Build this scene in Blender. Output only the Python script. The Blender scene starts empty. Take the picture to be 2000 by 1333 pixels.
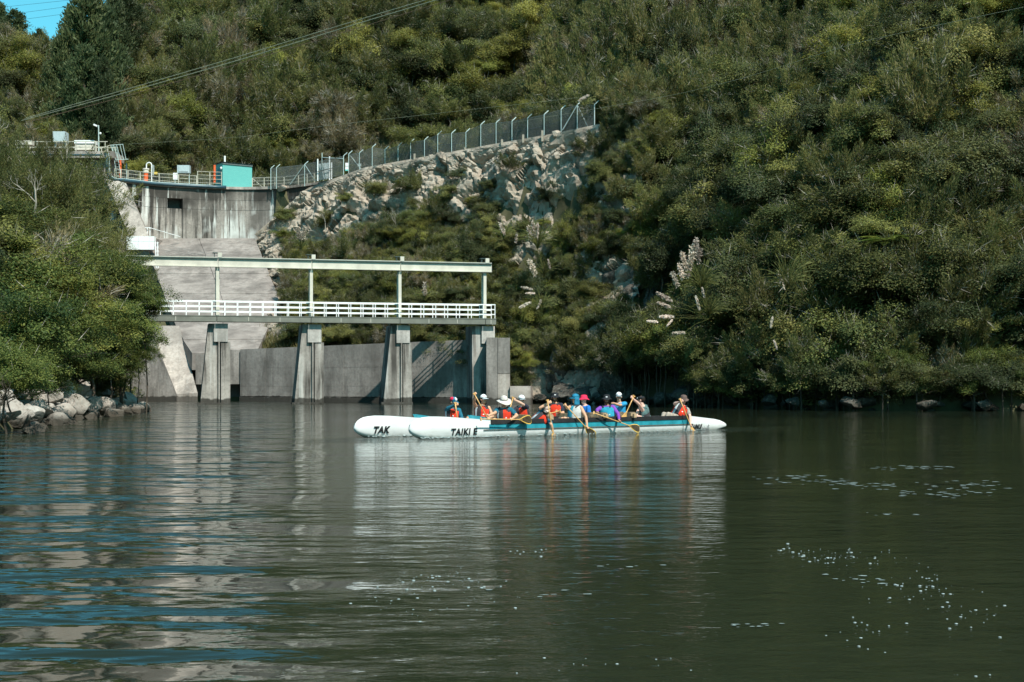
import bpy, bmesh, math, random
import numpy as np
from mathutils import Vector, Matrix, noise as mnoise

random.seed(7)
rng = np.random.default_rng(7)
scene = bpy.context.scene
col = scene.collection
R = math.radians

# ------------------------------------------------------------------ camera, sky, sun, exposure
FPX, CX, HY, CAMH = 2778.0, 1000.0, 750.0, 1.45
cam_d = bpy.data.cameras.new('camera'); cam = bpy.data.objects.new('camera', cam_d); col.objects.link(cam)
cam_d.sensor_width = 36; cam_d.lens = FPX / 2000 * 36
cam.location = (0, 0, CAMH); cam.rotation_euler = (R(90), 0, 0)
cam_d.shift_y = (HY - 666.5) / 2000
cam_d.clip_end = 3000
scene.camera = cam

SUN = Vector((0.42, -0.69, 0.92)).normalized()
w = bpy.data.worlds.new('World'); scene.world = w; w.use_nodes = True
nt = w.node_tree
bg = nt.nodes['Background']; bg.inputs['Strength'].default_value = 0.15
sky = nt.nodes.new('ShaderNodeTexSky'); sky.sky_type = 'NISHITA'; sky.sun_disc = False
sky.sun_elevation = math.asin(SUN.z); sky.sun_rotation = math.atan2(SUN.x, SUN.y)
sky.air_density = 1.0; sky.dust_density = 0.6; sky.ozone_density = 1.0
tintn = nt.nodes.new('ShaderNodeMix'); tintn.data_type = 'RGBA'; tintn.blend_type = 'MULTIPLY'
tintn.inputs[0].default_value = 1.0
tintn.inputs[7].default_value = (0.27, 0.80, 0.72, 1)
nt.links.new(sky.outputs[0], tintn.inputs[6]); nt.links.new(tintn.outputs[2], bg.inputs['Color'])
sd = bpy.data.lights.new('sun', 'SUN'); so = bpy.data.objects.new('sun', sd); col.objects.link(so)
sd.energy = 4.1; sd.angle = R(0.53); sd.color = (1.0, 0.94, 0.84)
so.rotation_euler = SUN.to_track_quat('Z', 'Y').to_euler()
scene.view_settings.view_transform = 'Standard'; scene.view_settings.look = 'None'
scene.view_settings.exposure = 0.68; scene.view_settings.gamma = 1.0
scene.view_settings.use_curve_mapping = False
scene.cycles.max_bounces = 6; scene.cycles.transparent_max_bounces = 6

# ------------------------------------------------------------------ helpers
def P(px, py, Y):
    return Vector(((px - CX) / FPX * Y, Y, CAMH + (HY - py) / FPX * Y))
def PX(px, Y): return (px - CX) / FPX * Y
def PZ(py, Y): return CAMH + (HY - py) / FPX * Y

def srgb(r, g, b):
    f = lambda c: (c / 255 / 12.92) if c / 255 <= 0.04045 else ((c / 255 + 0.055) / 1.055) ** 2.4
    return (f(r), f(g), f(b), 1)

class NT:
    def __init__(s, name, rough=0.7, spec=0.3):
        s.m = bpy.data.materials.new(name); s.m.use_nodes = True
        s.t = s.m.node_tree; s.b = s.t.nodes['Principled BSDF']
        s.b.inputs['Roughness'].default_value = rough
        s.b.inputs['Specular IOR Level'].default_value = spec
        s.geo = None
    def n(s, kind, **kw):
        nd = s.t.nodes.new(kind)
        for k, v in kw.items(): setattr(nd, k, v)
        return nd
    def l(s, a, b): s.t.links.new(a, b)
    def pos(s):
        if not s.geo: s.geo = s.n('ShaderNodeNewGeometry')
        return s.geo.outputs['Position']
    def objco(s):
        return s.n('ShaderNodeTexCoord').outputs['Object']
    def noise(s, co, scale=(1, 1, 1), sc=1.0, detail=4, rough=0.55, rot=(0, 0, 0), loc=(0, 0, 0)):
        mp = s.n('ShaderNodeMapping'); mp.inputs['Scale'].default_value = scale
        mp.inputs['Rotation'].default_value = rot; mp.inputs['Location'].default_value = loc
        s.l(co, mp.inputs['Vector'])
        nz = s.n('ShaderNodeTexNoise'); nz.inputs['Scale'].default_value = sc
        nz.inputs['Detail'].default_value = detail; nz.inputs['Roughness'].default_value = rough
        s.l(mp.outputs[0], nz.inputs['Vector']); return nz.outputs['Fac']
    def ramp(s, fac, stops):
        r = s.n('ShaderNodeValToRGB'); e = r.color_ramp.elements
        while len(e) < len(stops): e.new(0.5)
        for i, (p, c) in enumerate(stops):
            e[i].position = p; e[i].color = c if len(c) == 4 else (*c, 1)
        s.l(fac, r.inputs[0]); return r.outputs[0]
    def step(s, fac, a, b, lo=0.0, hi=1.0):
        m = s.n('ShaderNodeMapRange'); m.inputs[1].default_value = a; m.inputs[2].default_value = b
        m.inputs[3].default_value = lo; m.inputs[4].default_value = hi
        s.l(fac, m.inputs[0]); return m.outputs[0]
    def mix(s, fac, a, b, mode='MIX'):
        m = s.n('ShaderNodeMix'); m.data_type = 'RGBA'; m.blend_type = mode
        for i, v in ((0, fac), (6, a), (7, b)):
            if isinstance(v, (int, float)): m.inputs[i].default_value = v
            elif isinstance(v, tuple): m.inputs[i].default_value = v if len(v) == 4 else (*v, 1)
            else: s.l(v, m.inputs[i])
        return m.outputs[2]
    def math(s, op, a, b=None):
        m = s.n('ShaderNodeMath'); m.operation = op
        for i, v in ((0, a), (1, b)):
            if v is None: continue
            if isinstance(v, (int, float)): m.inputs[i].default_value = v
            else: s.l(v, m.inputs[i])
        return m.outputs[0]
    def z(s):
        sp = s.n('ShaderNodeSeparateXYZ'); s.l(s.pos(), sp.inputs[0]); return sp.outputs[2]
    def bump(s, h, dist=0.05, strength=1.0, chain=None):
        b = s.n('ShaderNodeBump'); b.inputs['Distance'].default_value = dist; b.inputs['Strength'].default_value = strength
        s.l(h, b.inputs['Height'])
        if chain is not None: s.l(chain, b.inputs['Normal'])
        return b.outputs[0]
    def color(s, c):
        if isinstance(c, tuple): s.b.inputs['Base Color'].default_value = c if len(c) == 4 else (*c, 1)
        else: s.l(c, s.b.inputs['Base Color'])
    def normal(s, nrm): s.l(nrm, s.b.inputs['Normal'])

def plain(name, c, rough=0.6, spec=0.3, var=0.15, sc=6.0, metal=0.0):
    t = NT(name, rough, spec)
    f = t.noise(t.pos(), sc=sc, detail=5)
    c = c if len(c) == 4 else (*c, 1)
    d = tuple(max(0, x * (1 - var * 1.6)) for x in c[:3]); h = tuple(min(1, x * (1 + var)) for x in c[:3])
    t.color(t.ramp(f, [(0.3, d), (0.7, h)])); t.b.inputs['Metallic'].default_value = metal
    return t.m

def concrete(name, base, streak=0.5, white=0.0, wet=0.5, dark=(0.04, 0.037, 0.033), zd=None, sw=1.3, speck=.45):
    t = NT(name, 0.9, 0.15); p = t.pos()
    a = t.noise(p, sc=0.35, detail=6, rough=0.6); b = t.noise(p, sc=5, detail=6, rough=0.7)
    b0 = tuple(x * 0.72 for x in base); b1 = tuple(min(1, x * 1.25) for x in base)
    c = t.ramp(a, [(0.40, b0), (0.60, b1)])
    c = t.mix(t.step(b, 0.45, 0.62, 0, speck), c, tuple(x * 0.55 for x in base))
    s1 = t.noise(p, (sw, sw, 0.13), 1.0, 6, 0.68); s2 = t.noise(p, (0.22, 0.22, 0.22), 1.0, 3, 0.5, loc=(7, 3, 1))
    if zd: s1 = t.math('ADD', t.noise(p, (1.9, 1.9, 0.07), 1.0, 6, 0.72), t.step(t.z(), zd - 3, zd + 3, -.10, .085))
    k = t.math('MULTIPLY', t.step(s1, 0.41 if zd else 0.47, 0.49 if zd else 0.58, 0, 1), t.step(s2, 0.36, 0.54, 0.35 if zd else 0.15, 1))
    c = t.mix(t.math('MULTIPLY', k, streak), c, dark)
    if white > 0:
        s3 = t.noise(p, (2.6, 2.6, 0.09), 1.0, 5, 0.7, loc=(31, 9, 4)); s4 = t.noise(p, (.3, .3, .3), 1.0, 3, .5, loc=(2, 13, 8))
        if zd: s3 = t.math('ADD', t.noise(p, (2.1, 2.1, .08), 1.0, 6, 0.72, loc=(31, 9, 4)), t.step(t.z(), zd - 3, zd + 3, .09, -.05))
        k3 = t.math('MULTIPLY', t.step(s3, 0.52, 0.58, 0, 1), t.step(s4, 0.40, 0.56, 0.0, 1))
        c = t.mix(t.math('MULTIPLY', k3, white), c, (0.60, 0.61, 0.58))
    if wet > 0:
        zz = t.math('ADD', t.z(), t.step(t.noise(p, (1, 1, .5), 2.0, 4), 0.3, 0.7, -0.10, 0.10))
        c = t.mix(t.step(zz, 0.46, 0.36, 0, wet), c, (0.022, 0.021, 0.017))
    t.color(c); t.normal(t.bump(b, 0.03, 0.5)); return t.m

def rockmat(name, c0, c1, c2, lichen=0.3, sc=1.0, wet=0.0):
    t = NT(name, 0.95, 0.1); p = t.pos()
    a = t.noise(p, sc=0.5 * sc, detail=8, rough=0.65); b = t.noise(p, sc=2.3 * sc, detail=8, rough=0.7, loc=(5, 5, 5))
    c = t.ramp(a, [(0.25, c0), (0.5, c1), (0.75, c2)])
    c = t.mix(t.step(b, 0.52, 0.62, 0, lichen), c, (0.42, 0.42, 0.37))
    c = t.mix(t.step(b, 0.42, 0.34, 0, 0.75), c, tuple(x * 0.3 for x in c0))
    if wet: c = t.mix(t.step(t.z(), 0.55, 0.2, 0, wet), c, (0.03, 0.025, 0.018))
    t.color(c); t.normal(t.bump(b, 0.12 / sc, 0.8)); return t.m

class MB:
    """collects shapes as one mesh"""
    def __init__(s): s.v = []; s.f = []; s.mi = []
    def add(s, vs, fs, mi=0):
        o = len(s.v); s.v += [tuple(v) for v in vs]; s.f += [tuple(i + o for i in f) for f in fs]; s.mi += [mi] * len(fs); return s
    def box(s, c, size, ax=None, mi=0):
        ax = ax or (Vector((1, 0, 0)), Vector((0, 1, 0)), Vector((0, 0, 1))); c = Vector(c)
        h = [ax[i] * size[i] * 0.5 for i in range(3)]
        vs = [c + h[0] * a + h[1] * b + h[2] * d for d in (-1, 1) for b in (-1, 1) for a in (-1, 1)]
        return s.add(vs, [(0, 2, 3, 1), (4, 5, 7, 6), (0, 1, 5, 4), (2, 6, 7, 3), (0, 4, 6, 2), (1, 3, 7, 5)], mi)
    def bar(s, a, b, wd, ht, up=Vector((0, 0, 1)), mi=0):
        a = Vector(a); b = Vector(b); d = b - a; L = d.length; d.normalize()
        x = d.cross(up); x = x.normalized() if x.length > 1e-5 else Vector((1, 0, 0)); u = x.cross(d)
        return s.box((a + b) / 2, (wd, L, ht), (x, d, u), mi)
    def tube(s, pts, r, n=6, mi=0, caps=True):
        pts = [Vector(p) for p in pts]; rr = r if isinstance(r, (list, tuple)) else [r] * len(pts)
        o = len(s.v); prev = None
        for i, p in enumerate(pts):
            d = (pts[min(i + 1, len(pts) - 1)] - pts[max(i - 1, 0)]).normalized()
            ref = prev if prev is not None else (Vector((0, 0, 1)) if abs(d.z) < 0.9 else Vector((1, 0, 0)))
            x = ref - d * ref.dot(d)
            if x.length < 1e-4: x = d.orthogonal()
            x.normalize(); y = d.cross(x); prev = x
            for k in range(n):
                a = 2 * math.pi * k / n; s.v.append(tuple(p + (x * math.cos(a) + y * math.sin(a)) * rr[i]))
        for i in range(len(pts) - 1):
            for k in range(n):
                s.f.append((o + i * n + k, o + i * n + (k + 1) % n, o + (i + 1) * n + (k + 1) % n, o + (i + 1) * n + k)); s.mi.append(mi)
        if caps:
            s.f.append(tuple(o + k for k in reversed(range(n)))); s.f.append(tuple(o + (len(pts) - 1) * n + k for k in range(n))); s.mi += [mi, mi]
        return s
    def prism(s, poly, zb, zt, mi=0):
        """poly: plan points; zb/zt: number or list"""
        n = len(poly); zb = zb if isinstance(zb, list) else [zb] * n; zt = zt if isinstance(zt, list) else [zt] * n
        vs = [(p[0], p[1], zb[i]) for i, p in enumerate(poly)] + [(p[0], p[1], zt[i]) for i, p in enumerate(poly)]
        fs = [tuple(reversed(range(n))), tuple(range(n, 2 * n))] + [(i, (i + 1) % n, n + (i + 1) % n, n + i) for i in range(n)]
        return s.add(vs, fs, mi)
    def grid(s, G, closed_u=False, mi=0):
        """G[i][j] points"""
        o = len(s.v); a = len(G); b = len(G[0])
        for row in G: s.v += [tuple(p) for p in row]
        for i in range(a if closed_u else a - 1):
            for j in range(b - 1):
                i2 = (i + 1) % a
                s.f.append((o + i * b + j, o + i2 * b + j, o + i2 * b + j + 1, o + i * b + j + 1)); s.mi.append(mi)
        return s
    def ball(s, c, r, ax=None, nu=10, nv=6, mi=0):
        c = Vector(c); r = r if isinstance(r, (tuple, list)) else (r, r, r)
        ax = ax or (Vector((1, 0, 0)), Vector((0, 1, 0)), Vector((0, 0, 1)))
        o = len(s.v)
        s.v.append(tuple(c - ax[2] * r[2]))
        for j in range(1, nv):
            t = math.pi * j / nv - math.pi / 2
            for i in range(nu):
                a = 2 * math.pi * i / nu
                s.v.append(tuple(c + ax[0] * (r[0] * math.cos(t) * math.cos(a)) + ax[1] * (r[1] * math.cos(t) * math.sin(a)) + ax[2] * (r[2] * math.sin(t))))
        s.v.append(tuple(c + ax[2] * r[2])); top = len(s.v) - 1
        for i in range(nu):
            s.f.append((o, o + 1 + (i + 1) % nu, o + 1 + i)); s.mi.append(mi)
            s.f.append((top, o + 1 + (nv - 2) * nu + i, o + 1 + (nv - 2) * nu + (i + 1) % nu)); s.mi.append(mi)
        for j in range(nv - 2):
            for i in range(nu):
                q = o + 1 + j * nu
                s.f.append((q + i, q + (i + 1) % nu, q + nu + (i + 1) % nu, q + nu + i)); s.mi.append(mi)
        return s
    def capsule(s, a, ra, b, rb, n=10, mi=0):
        a = Vector(a); b = Vector(b); d = (b - a)
        if d.length < 1e-5: return s.ball(a, ra, nu=n, mi=mi)
        d.normalize(); pts = []; rr = []
        for k in (1.0, .85, .5): pts.append(a - d * ra * k); rr.append(ra * math.sqrt(max(0.0004, 1 - k * k)))
        pts.append(a); rr.append(ra); pts.append(b); rr.append(rb)
        for k in (.5, .85, 1.0): pts.append(b + d * rb * k); rr.append(rb * math.sqrt(max(0.0004, 1 - k * k)))
        return s.tube(pts, rr, n, mi)
    def mesh(s, name, mats, smooth=False):
        me = bpy.data.meshes.new(name); me.from_pydata(s.v, [], s.f); me.update()
        for m in (mats if isinstance(mats, (list, tuple)) else [mats]): me.materials.append(m)
        if any(s.mi): me.polygons.foreach_set('material_index', s.mi)
        if smooth: me.polygons.foreach_set('use_smooth', [True] * len(me.polygons))
        return me
    def build(s, name, mats, parent=None, smooth=False):
        """in world coordinates; kept in the parent's frame"""
        if parent is not None:
            off = world_loc(parent); s.v = [(v[0] - off.x, v[1] - off.y, v[2] - off.z) for v in s.v]
        o = bpy.data.objects.new(name, s.mesh(name, mats, smooth)); col.objects.link(o)
        if parent is not None: o.parent = parent
        return o

def world_loc(o):
    v = Vector(o.location)
    while o.parent is not None:
        o = o.parent; v += Vector(o.location)
    return v

def thing(name, label, cat, loc=(0, 0, 0), group=None):
    o = bpy.data.objects.new(name, None); col.objects.link(o); o.location = loc; o.empty_display_size = 0.2
    tag(o, label, cat, group); return o
def tag(o, label=None, cat=None, group=None, kind=None):
    if label: o['label'] = label
    if cat: o['category'] = cat
    if group: o['group'] = group
    if kind: o['kind'] = kind
    return o

# ------------------------------------------------------------------ materials
M = {}
M['dam'] = concrete('dam_concrete', (0.27, 0.245, 0.22), 0.95, 0.9, 0.0, zd=19.4)
M['wall'] = concrete('wall_concrete', (0.24, 0.222, 0.205), 0.45, 0.06, 0.85, sw=.7)
M['chute'] = concrete('chute_concrete', (0.25, 0.22, 0.20), 0.3, 0.1, 0.0, speck=.15)
M['pier'] = concrete('pier_concrete', (0.29, 0.27, 0.245), 0.85, 0.4, 0.85, sw=2.2)
M['pale_concrete'] = concrete('pale_concrete', (0.36, 0.32, 0.285), 0.35, 0.1, 0.7)
M['cap'] = concrete('pier_cap_concrete', (0.40, 0.385, 0.36), 0.25, 0.5, 0.0)
M['hole'] = plain('pocket_shade_concrete', (0.09, 0.085, 0.08))  # dark concrete: the shade inside openings and grooves put into the colour
M['beam'] = plain('pale_beam_paint', (0.55, 0.53, 0.455), 0.5, 0.3, 0.12, 1.2)
M['beam_top'] = plain('dark_rail_steel', (0.06, 0.09, 0.085), 0.5)
M['deck'] = plain('grey_green_steel', (0.16, 0.165, 0.14), 0.55, 0.3, 0.15, 1.5)
M['white'] = plain('white_rail_paint', (0.78, 0.80, 0.80), 0.45, 0.4, 0.06)
M['rail'] = plain('weathered_rail_paint', (0.46, 0.44, 0.36), 0.55, 0.3, 0.25, 3)
M['galv'] = plain('galvanised_steel', (0.42, 0.52, 0.50), 0.45, 0.4, 0.12, 2)
M['mesh'] = plain('chain_link_wire', (0.17, 0.19, 0.18), 0.6)
M['orange'] = plain('orange_paint', (0.72, 0.13, 0.04), 0.5, 0.3, 0.1)
M['pipe'] = plain('dark_blue_pipe', (0.03, 0.075, 0.10), 0.4, 0.5, 0.2, 2)
M['teal'] = plain('teal_shed_paint', (0.12, 0.46, 0.42), 0.55, 0.3, 0.07, 1.0)
M['roof'] = plain('shed_roof', (0.10, 0.13, 0.13), 0.5, 0.4)
M['cabinet'] = plain('grey_cabinet', (0.40, 0.48, 0.50), 0.5, 0.4, 0.08)
M['cream'] = plain('cream_panel', (0.62, 0.58, 0.50), 0.55)
M['yellow'] = plain('yellow_paint', (0.75, 0.52, 0.05), 0.5)
M['post'] = plain('timber_post', (0.30, 0.27, 0.22), 0.9)
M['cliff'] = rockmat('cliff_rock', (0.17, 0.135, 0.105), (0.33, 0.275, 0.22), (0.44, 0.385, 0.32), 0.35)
M['shore_rock'] = rockmat('shore_rock', (0.035, 0.032, 0.028), (0.078, 0.07, 0.06), (0.15, 0.137, 0.12), 0.22, 2.2, 0.8)  # dark: wet rock plus the overhanging bank's shade put into the colour
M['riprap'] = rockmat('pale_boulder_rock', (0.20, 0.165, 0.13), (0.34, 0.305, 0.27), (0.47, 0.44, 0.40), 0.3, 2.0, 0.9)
t = NT('forest_soil', 0.95, 0.1)
t.color(t.ramp(t.noise(t.pos(), sc=0.7, detail=8, rough=.7), [(0.3, (0.05, 0.046, 0.026)), (0.55, (0.085, 0.082, 0.045)), (0.75, (0.14, 0.12, 0.08))]))
M['soil'] = t.m

# leaves: colour per leaf and per plant
def leafmat(name, dark, mid, light, trans=0.40):
    if trans == 0.40: dark, mid, light = [tuple(min(.34, x * y) for x, y in zip(c, (1.50, 1.50, 1.32))) for c in (dark, mid, light)]
    t = NT(name, 0.6, 0.22)
    at = t.n('ShaderNodeAttribute'); at.attribute_name = 'tint'
    oi = t.n('ShaderNodeObjectInfo')
    v = t.math('ADD', at.outputs['Fac'], t.step(oi.outputs['Random'], 0, 1, -0.18, 0.18))
    c = t.ramp(v, [(0.05, dark), (0.45, mid), (0.95, light)])
    hs = t.n('ShaderNodeHueSaturation')
    t.l(t.step(t.math('FRACT', t.math('MULTIPLY', oi.outputs['Random'], 7.13)), 0, 1, 0.485, 0.515), hs.inputs['Hue'])
    t.l(t.step(t.math('FRACT', t.math('MULTIPLY', oi.outputs['Random'], 13.7)), 0, 1, 0.66, 1.34), hs.inputs['Value'])
    t.l(c, hs.inputs['Color']); t.color(hs.outputs[0])
    tr = t.n('ShaderNodeBsdfTranslucent'); t.l(hs.outputs[0], tr.inputs['Color'])
    ms = t.n('ShaderNodeMixShader'); ms.inputs[0].default_value = trans
    t.l(t.b.outputs[0], ms.inputs[1]); t.l(tr.outputs[0], ms.inputs[2])
    t.l(ms.outputs[0], t.t.nodes['Material Output'].inputs['Surface'])
    return t.m
L = {
 'feathery': leafmat('olive_leaf', (0.038, 0.045, 0.020), (0.090, 0.094, 0.036), (0.172, 0.158, 0.062)),
 'broad': leafmat('green_leaf', (0.034, 0.046, 0.020), (0.092, 0.100, 0.036), (0.195, 0.185, 0.060)),
 'yellow': leafmat('yellow_green_leaf', (0.060, 0.070, 0.018), (0.140, 0.140, 0.035), (0.25, 0.225, 0.06)),
 'dark': leafmat('dark_leaf', (0.020, 0.027, 0.014), (0.045, 0.056, 0.026), (0.095, 0.100, 0.042)),
 'brown': leafmat('brown_leaf', (0.055, 0.045, 0.026), (0.120, 0.100, 0.055), (0.20, 0.165, 0.10)),
 'pine': leafmat('pine_needle', (0.018, 0.028, 0.014), (0.040, 0.056, 0.028), (0.095, 0.11, 0.048)),
 'nearleaf': leafmat('bank_leaf', (0.022, 0.042, 0.016), (0.070, 0.095, 0.028), (0.165, 0.170, 0.045)),
 'grass': leafmat('dry_grass', (0.07, 0.075, 0.025), (0.17, 0.155, 0.06), (0.33, 0.27, 0.14)),
 'fern': leafmat('fern_frond', (0.05, 0.08, 0.02), (0.11, 0.15, 0.035), (0.19, 0.22, 0.06)),
 'plume': leafmat('plume', (0.42, 0.34, 0.27), (0.56, 0.47, 0.39), (0.70, 0.62, 0.54), 0.3),
}
M['bark'] = plain('bark', (0.085, 0.07, 0.055), 0.95, 0.1, 0.4, 3)
M['dead'] = plain('dead_grey_wood', (0.36, 0.33, 0.28), 0.9, 0.1, 0.25, 3)

# ------------------------------------------------------------------ terrain
def smooth(a, b, x):
    t = np.clip((np.asarray(x, float) - a) / (b - a), 0, 1); return t * t * (3 - 2 * t)
def vnoise(x, y, sc, seed=0):
    x = np.asarray(x, float) / sc + seed * 17.31; y = np.asarray(y, float) / sc + seed * 9.77
    xi = np.floor(x).astype(np.int64); yi = np.floor(y).astype(np.int64); fx = x - xi; fy = y - yi
    fx = fx * fx * (3 - 2 * fx); fy = fy * fy * (3 - 2 * fy)
    def h(a, b):
        n = (a * 374761393 + b * 668265263 + seed * 144269) & 0xffffffff
        n = ((n ^ (n >> 13)) * 1274126177) & 0xffffffff
        return ((n ^ (n >> 16)) & 0xffff) / 65535.0
    return (h(xi, yi) * (1 - fx) + h(xi + 1, yi) * fx) * (1 - fy) + (h(xi, yi + 1) * (1 - fx) + h(xi + 1, yi + 1) * fx) * fy
def fnoise(x, y, sc, seed=0, oct=3):
    r = 0; a = 1; tot = 0
    for k in range(oct):
        r = r + a * (vnoise(x, y, sc / 2 ** k, seed + k) - 0.5); tot += a; a *= 0.5
    return r / tot * 2

RP = np.array([(80, -90), (68, 0), (58, 40), (45, 66), (27.4, 76), (19, 77), (12.3, 86), (7.2, 97), (2.4, 105.5), (-1.5, 106.5), (-22, 121), (-21.1, 130), (-26.5, 147)], float)
LP = np.array([(-22, -90), (-18, 0), (-15, 25), (-13.6, 36.6), (-15.6, 47), (-17.2, 53.7), (-19.2, 73), (-24, 90), (-33, 119)], float)
DAMLINE = np.array([(-19.5, 147), (-29, 152.5), (-41, 147)], float)
FENCE_PX = [(529, 365.5, 151), (540, 363.8, 150.6), (595, 358.5, 148), (671, 342.8, 143.8), (681, 339.3, 143.2), (702, 337.5, 142), (727, 327, 140.3), (752, 331.6, 139), (777.5, 325.3, 137.4), (802, 318.3, 135.8),
            (829, 314.8, 134), (855, 304.3, 132.4), (882, 302.5, 130.8), (910, 300.8, 129.4), (939, 286.8, 127.6), (969, 283.3, 126), (1000, 280.8, 124.2), (1030.6, 275.2, 122.5), (1062.8, 269.3, 120.8), (1096, 259.8, 119), (1127.5, 252, 117.4), (1161, 252, 116)]
FENCE = [P(*q) for q in FENCE_PX]
def seg_dist(X, Y, poly):
    d = np.full(np.shape(X), 1e9); tt = np.zeros(np.shape(X))
    for i in range(len(poly) - 1):
        a = poly[i]; b = poly[i + 1]; e = b - a; L2 = e @ e
        t = np.clip(((X - a[0]) * e[0] + (Y - a[1]) * e[1]) / L2, 0, 1)
        q = np.hypot(X - a[0] - t * e[0], Y - a[1] - t * e[1]); m = q < d
        d = np.where(m, q, d); tt = np.where(m, i + t, tt)
    return d, tt
def zchute(Y): return 4 + 0.403 * (np.asarray(Y, float) - 118)
FXY = np.array([(f.x, f.y) for f in FENCE]); FZ = np.array([f.z for f in FENCE])

# the cliff: a bottom line along the shore wall, a top line just in front of the fence
CB = [(-22.9, 136.5, 10.6), (-21.3, 122.5, 5.2), (-13.5, 116.2, 4.3), (-6.5, 111.3, 4.3), (-1.2, 107.6, 2.0), (2.6, 106.0, -0.3), (7.6, 97.5, -0.3)]
CT = [(-27.3, 150.9, 17.3), (-21.6, 149.6, 22.0), (FENCE[6].x - .6, FENCE[6].y - 1.2, FENCE[6].z - .2), (FENCE[11].x - .7, FENCE[11].y - 1.2, FENCE[11].z - .2), (FENCE[15].x - .6, FENCE[15].y - 1.2, FENCE[15].z - .2), (FENCE[19].x - .3, FENCE[19].y - 1.2, FENCE[19].z - .2), (10.5, 111, 22.5)]
def pl(line, u):
    k = min(len(line) - 2, int(u * (len(line) - 1))); f = u * (len(line) - 1) - k
    return Vector(line[k]).lerp(Vector(line[k + 1]), f)
def cliff_pt(u, v):
    a = pl(CB, u); b = pl(CT, u)
    h = np.interp(v, [0, .08, .35, .62, .8, 1], [0, .06, .42, .74, .90, 1]); zf = np.interp(v, [0, .08, .35, .62, .8, 1], [0, .10, .34, .60, .90, 1])
    p = a.lerp(b, float(h)); p.z = a.z + (b.z - a.z) * float(zf); return p
NU, NV = 270, 170
def cellhash(c, k):
    v = math.sin(c.x * 127.1 + c.y * 311.7 + c.z * 74.7 + k * 53.3) * 43758.5453; return v - math.floor(v)
def blocks(p, sc, tilt):
    """rock broken into tilted blocks"""
    q = Vector((p.x * .8 + p.y * .35, p.y * .8, p.z * 1.15 - p.x * .2)) * sc; d, c = mnoise.voronoi(q, distance_metric='DISTANCE'); o = q - c[0]
    k = cellhash(c[0], 0) + tilt * (o.x * (cellhash(c[0], 1) - .5) + o.y * (cellhash(c[0], 2) - .5) + o.z * (cellhash(c[0], 3) - .35))
    return k - max(0, .10 - (d[1] - d[0])) * 4.0
def rocky(p):
    w_ = p + Vector((mnoise.noise(p * .5), mnoise.noise(p * .5 + Vector((9, 0, 0))), mnoise.noise(p * .5 + Vector((0, 9, 0))))) * .7
    return blocks(w_, .36, 1.5) * .75 + blocks(w_ + Vector((3, 7, 1)), .95, 1.4) * .36 + blocks(w_, 2.3, 1.2) * .17 + mnoise.fractal(p * .25, 1.0, 2.0, 4) * .7
cliffG = []
for i in range(NU):
    row = []
    for j in range(NV):
        u = i / (NU - 1); v = j / (NV - 1); p = cliff_pt(u, v)
        k = rocky(p) - 0.7; edge = min(1, (1 - v) * 9, v * 8 + .1)
        ou = Vector((-0.45, -0.75, 0.35))
        row.append(p + ou * (k * 1.15 * edge))
    cliffG.append(row)
CLP = np.array([[(p.x, p.y, p.z) for p in r] for r in cliffG])
CLPf = CLP[::4, ::3].reshape(-1, 3)

def xL(Y): return np.interp(Y, [-90, 0, 25, 36.6, 47, 53.7, 73, 90, 119, 149, 160, 420], [-22, -18, -15, -13.6, -15.6, -17.2, -19.2, -24, -33, -38.5, -42, -42])
def xRr(Y): return np.interp(Y, [-90, 0, 40, 66, 76, 77, 86, 97, 105.5, 106.5, 121, 130, 149], [80, 68, 58, 45, 27.4, 19, 12.3, 7.2, 2.4, -1.5, -22, -21.1, -27])

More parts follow.
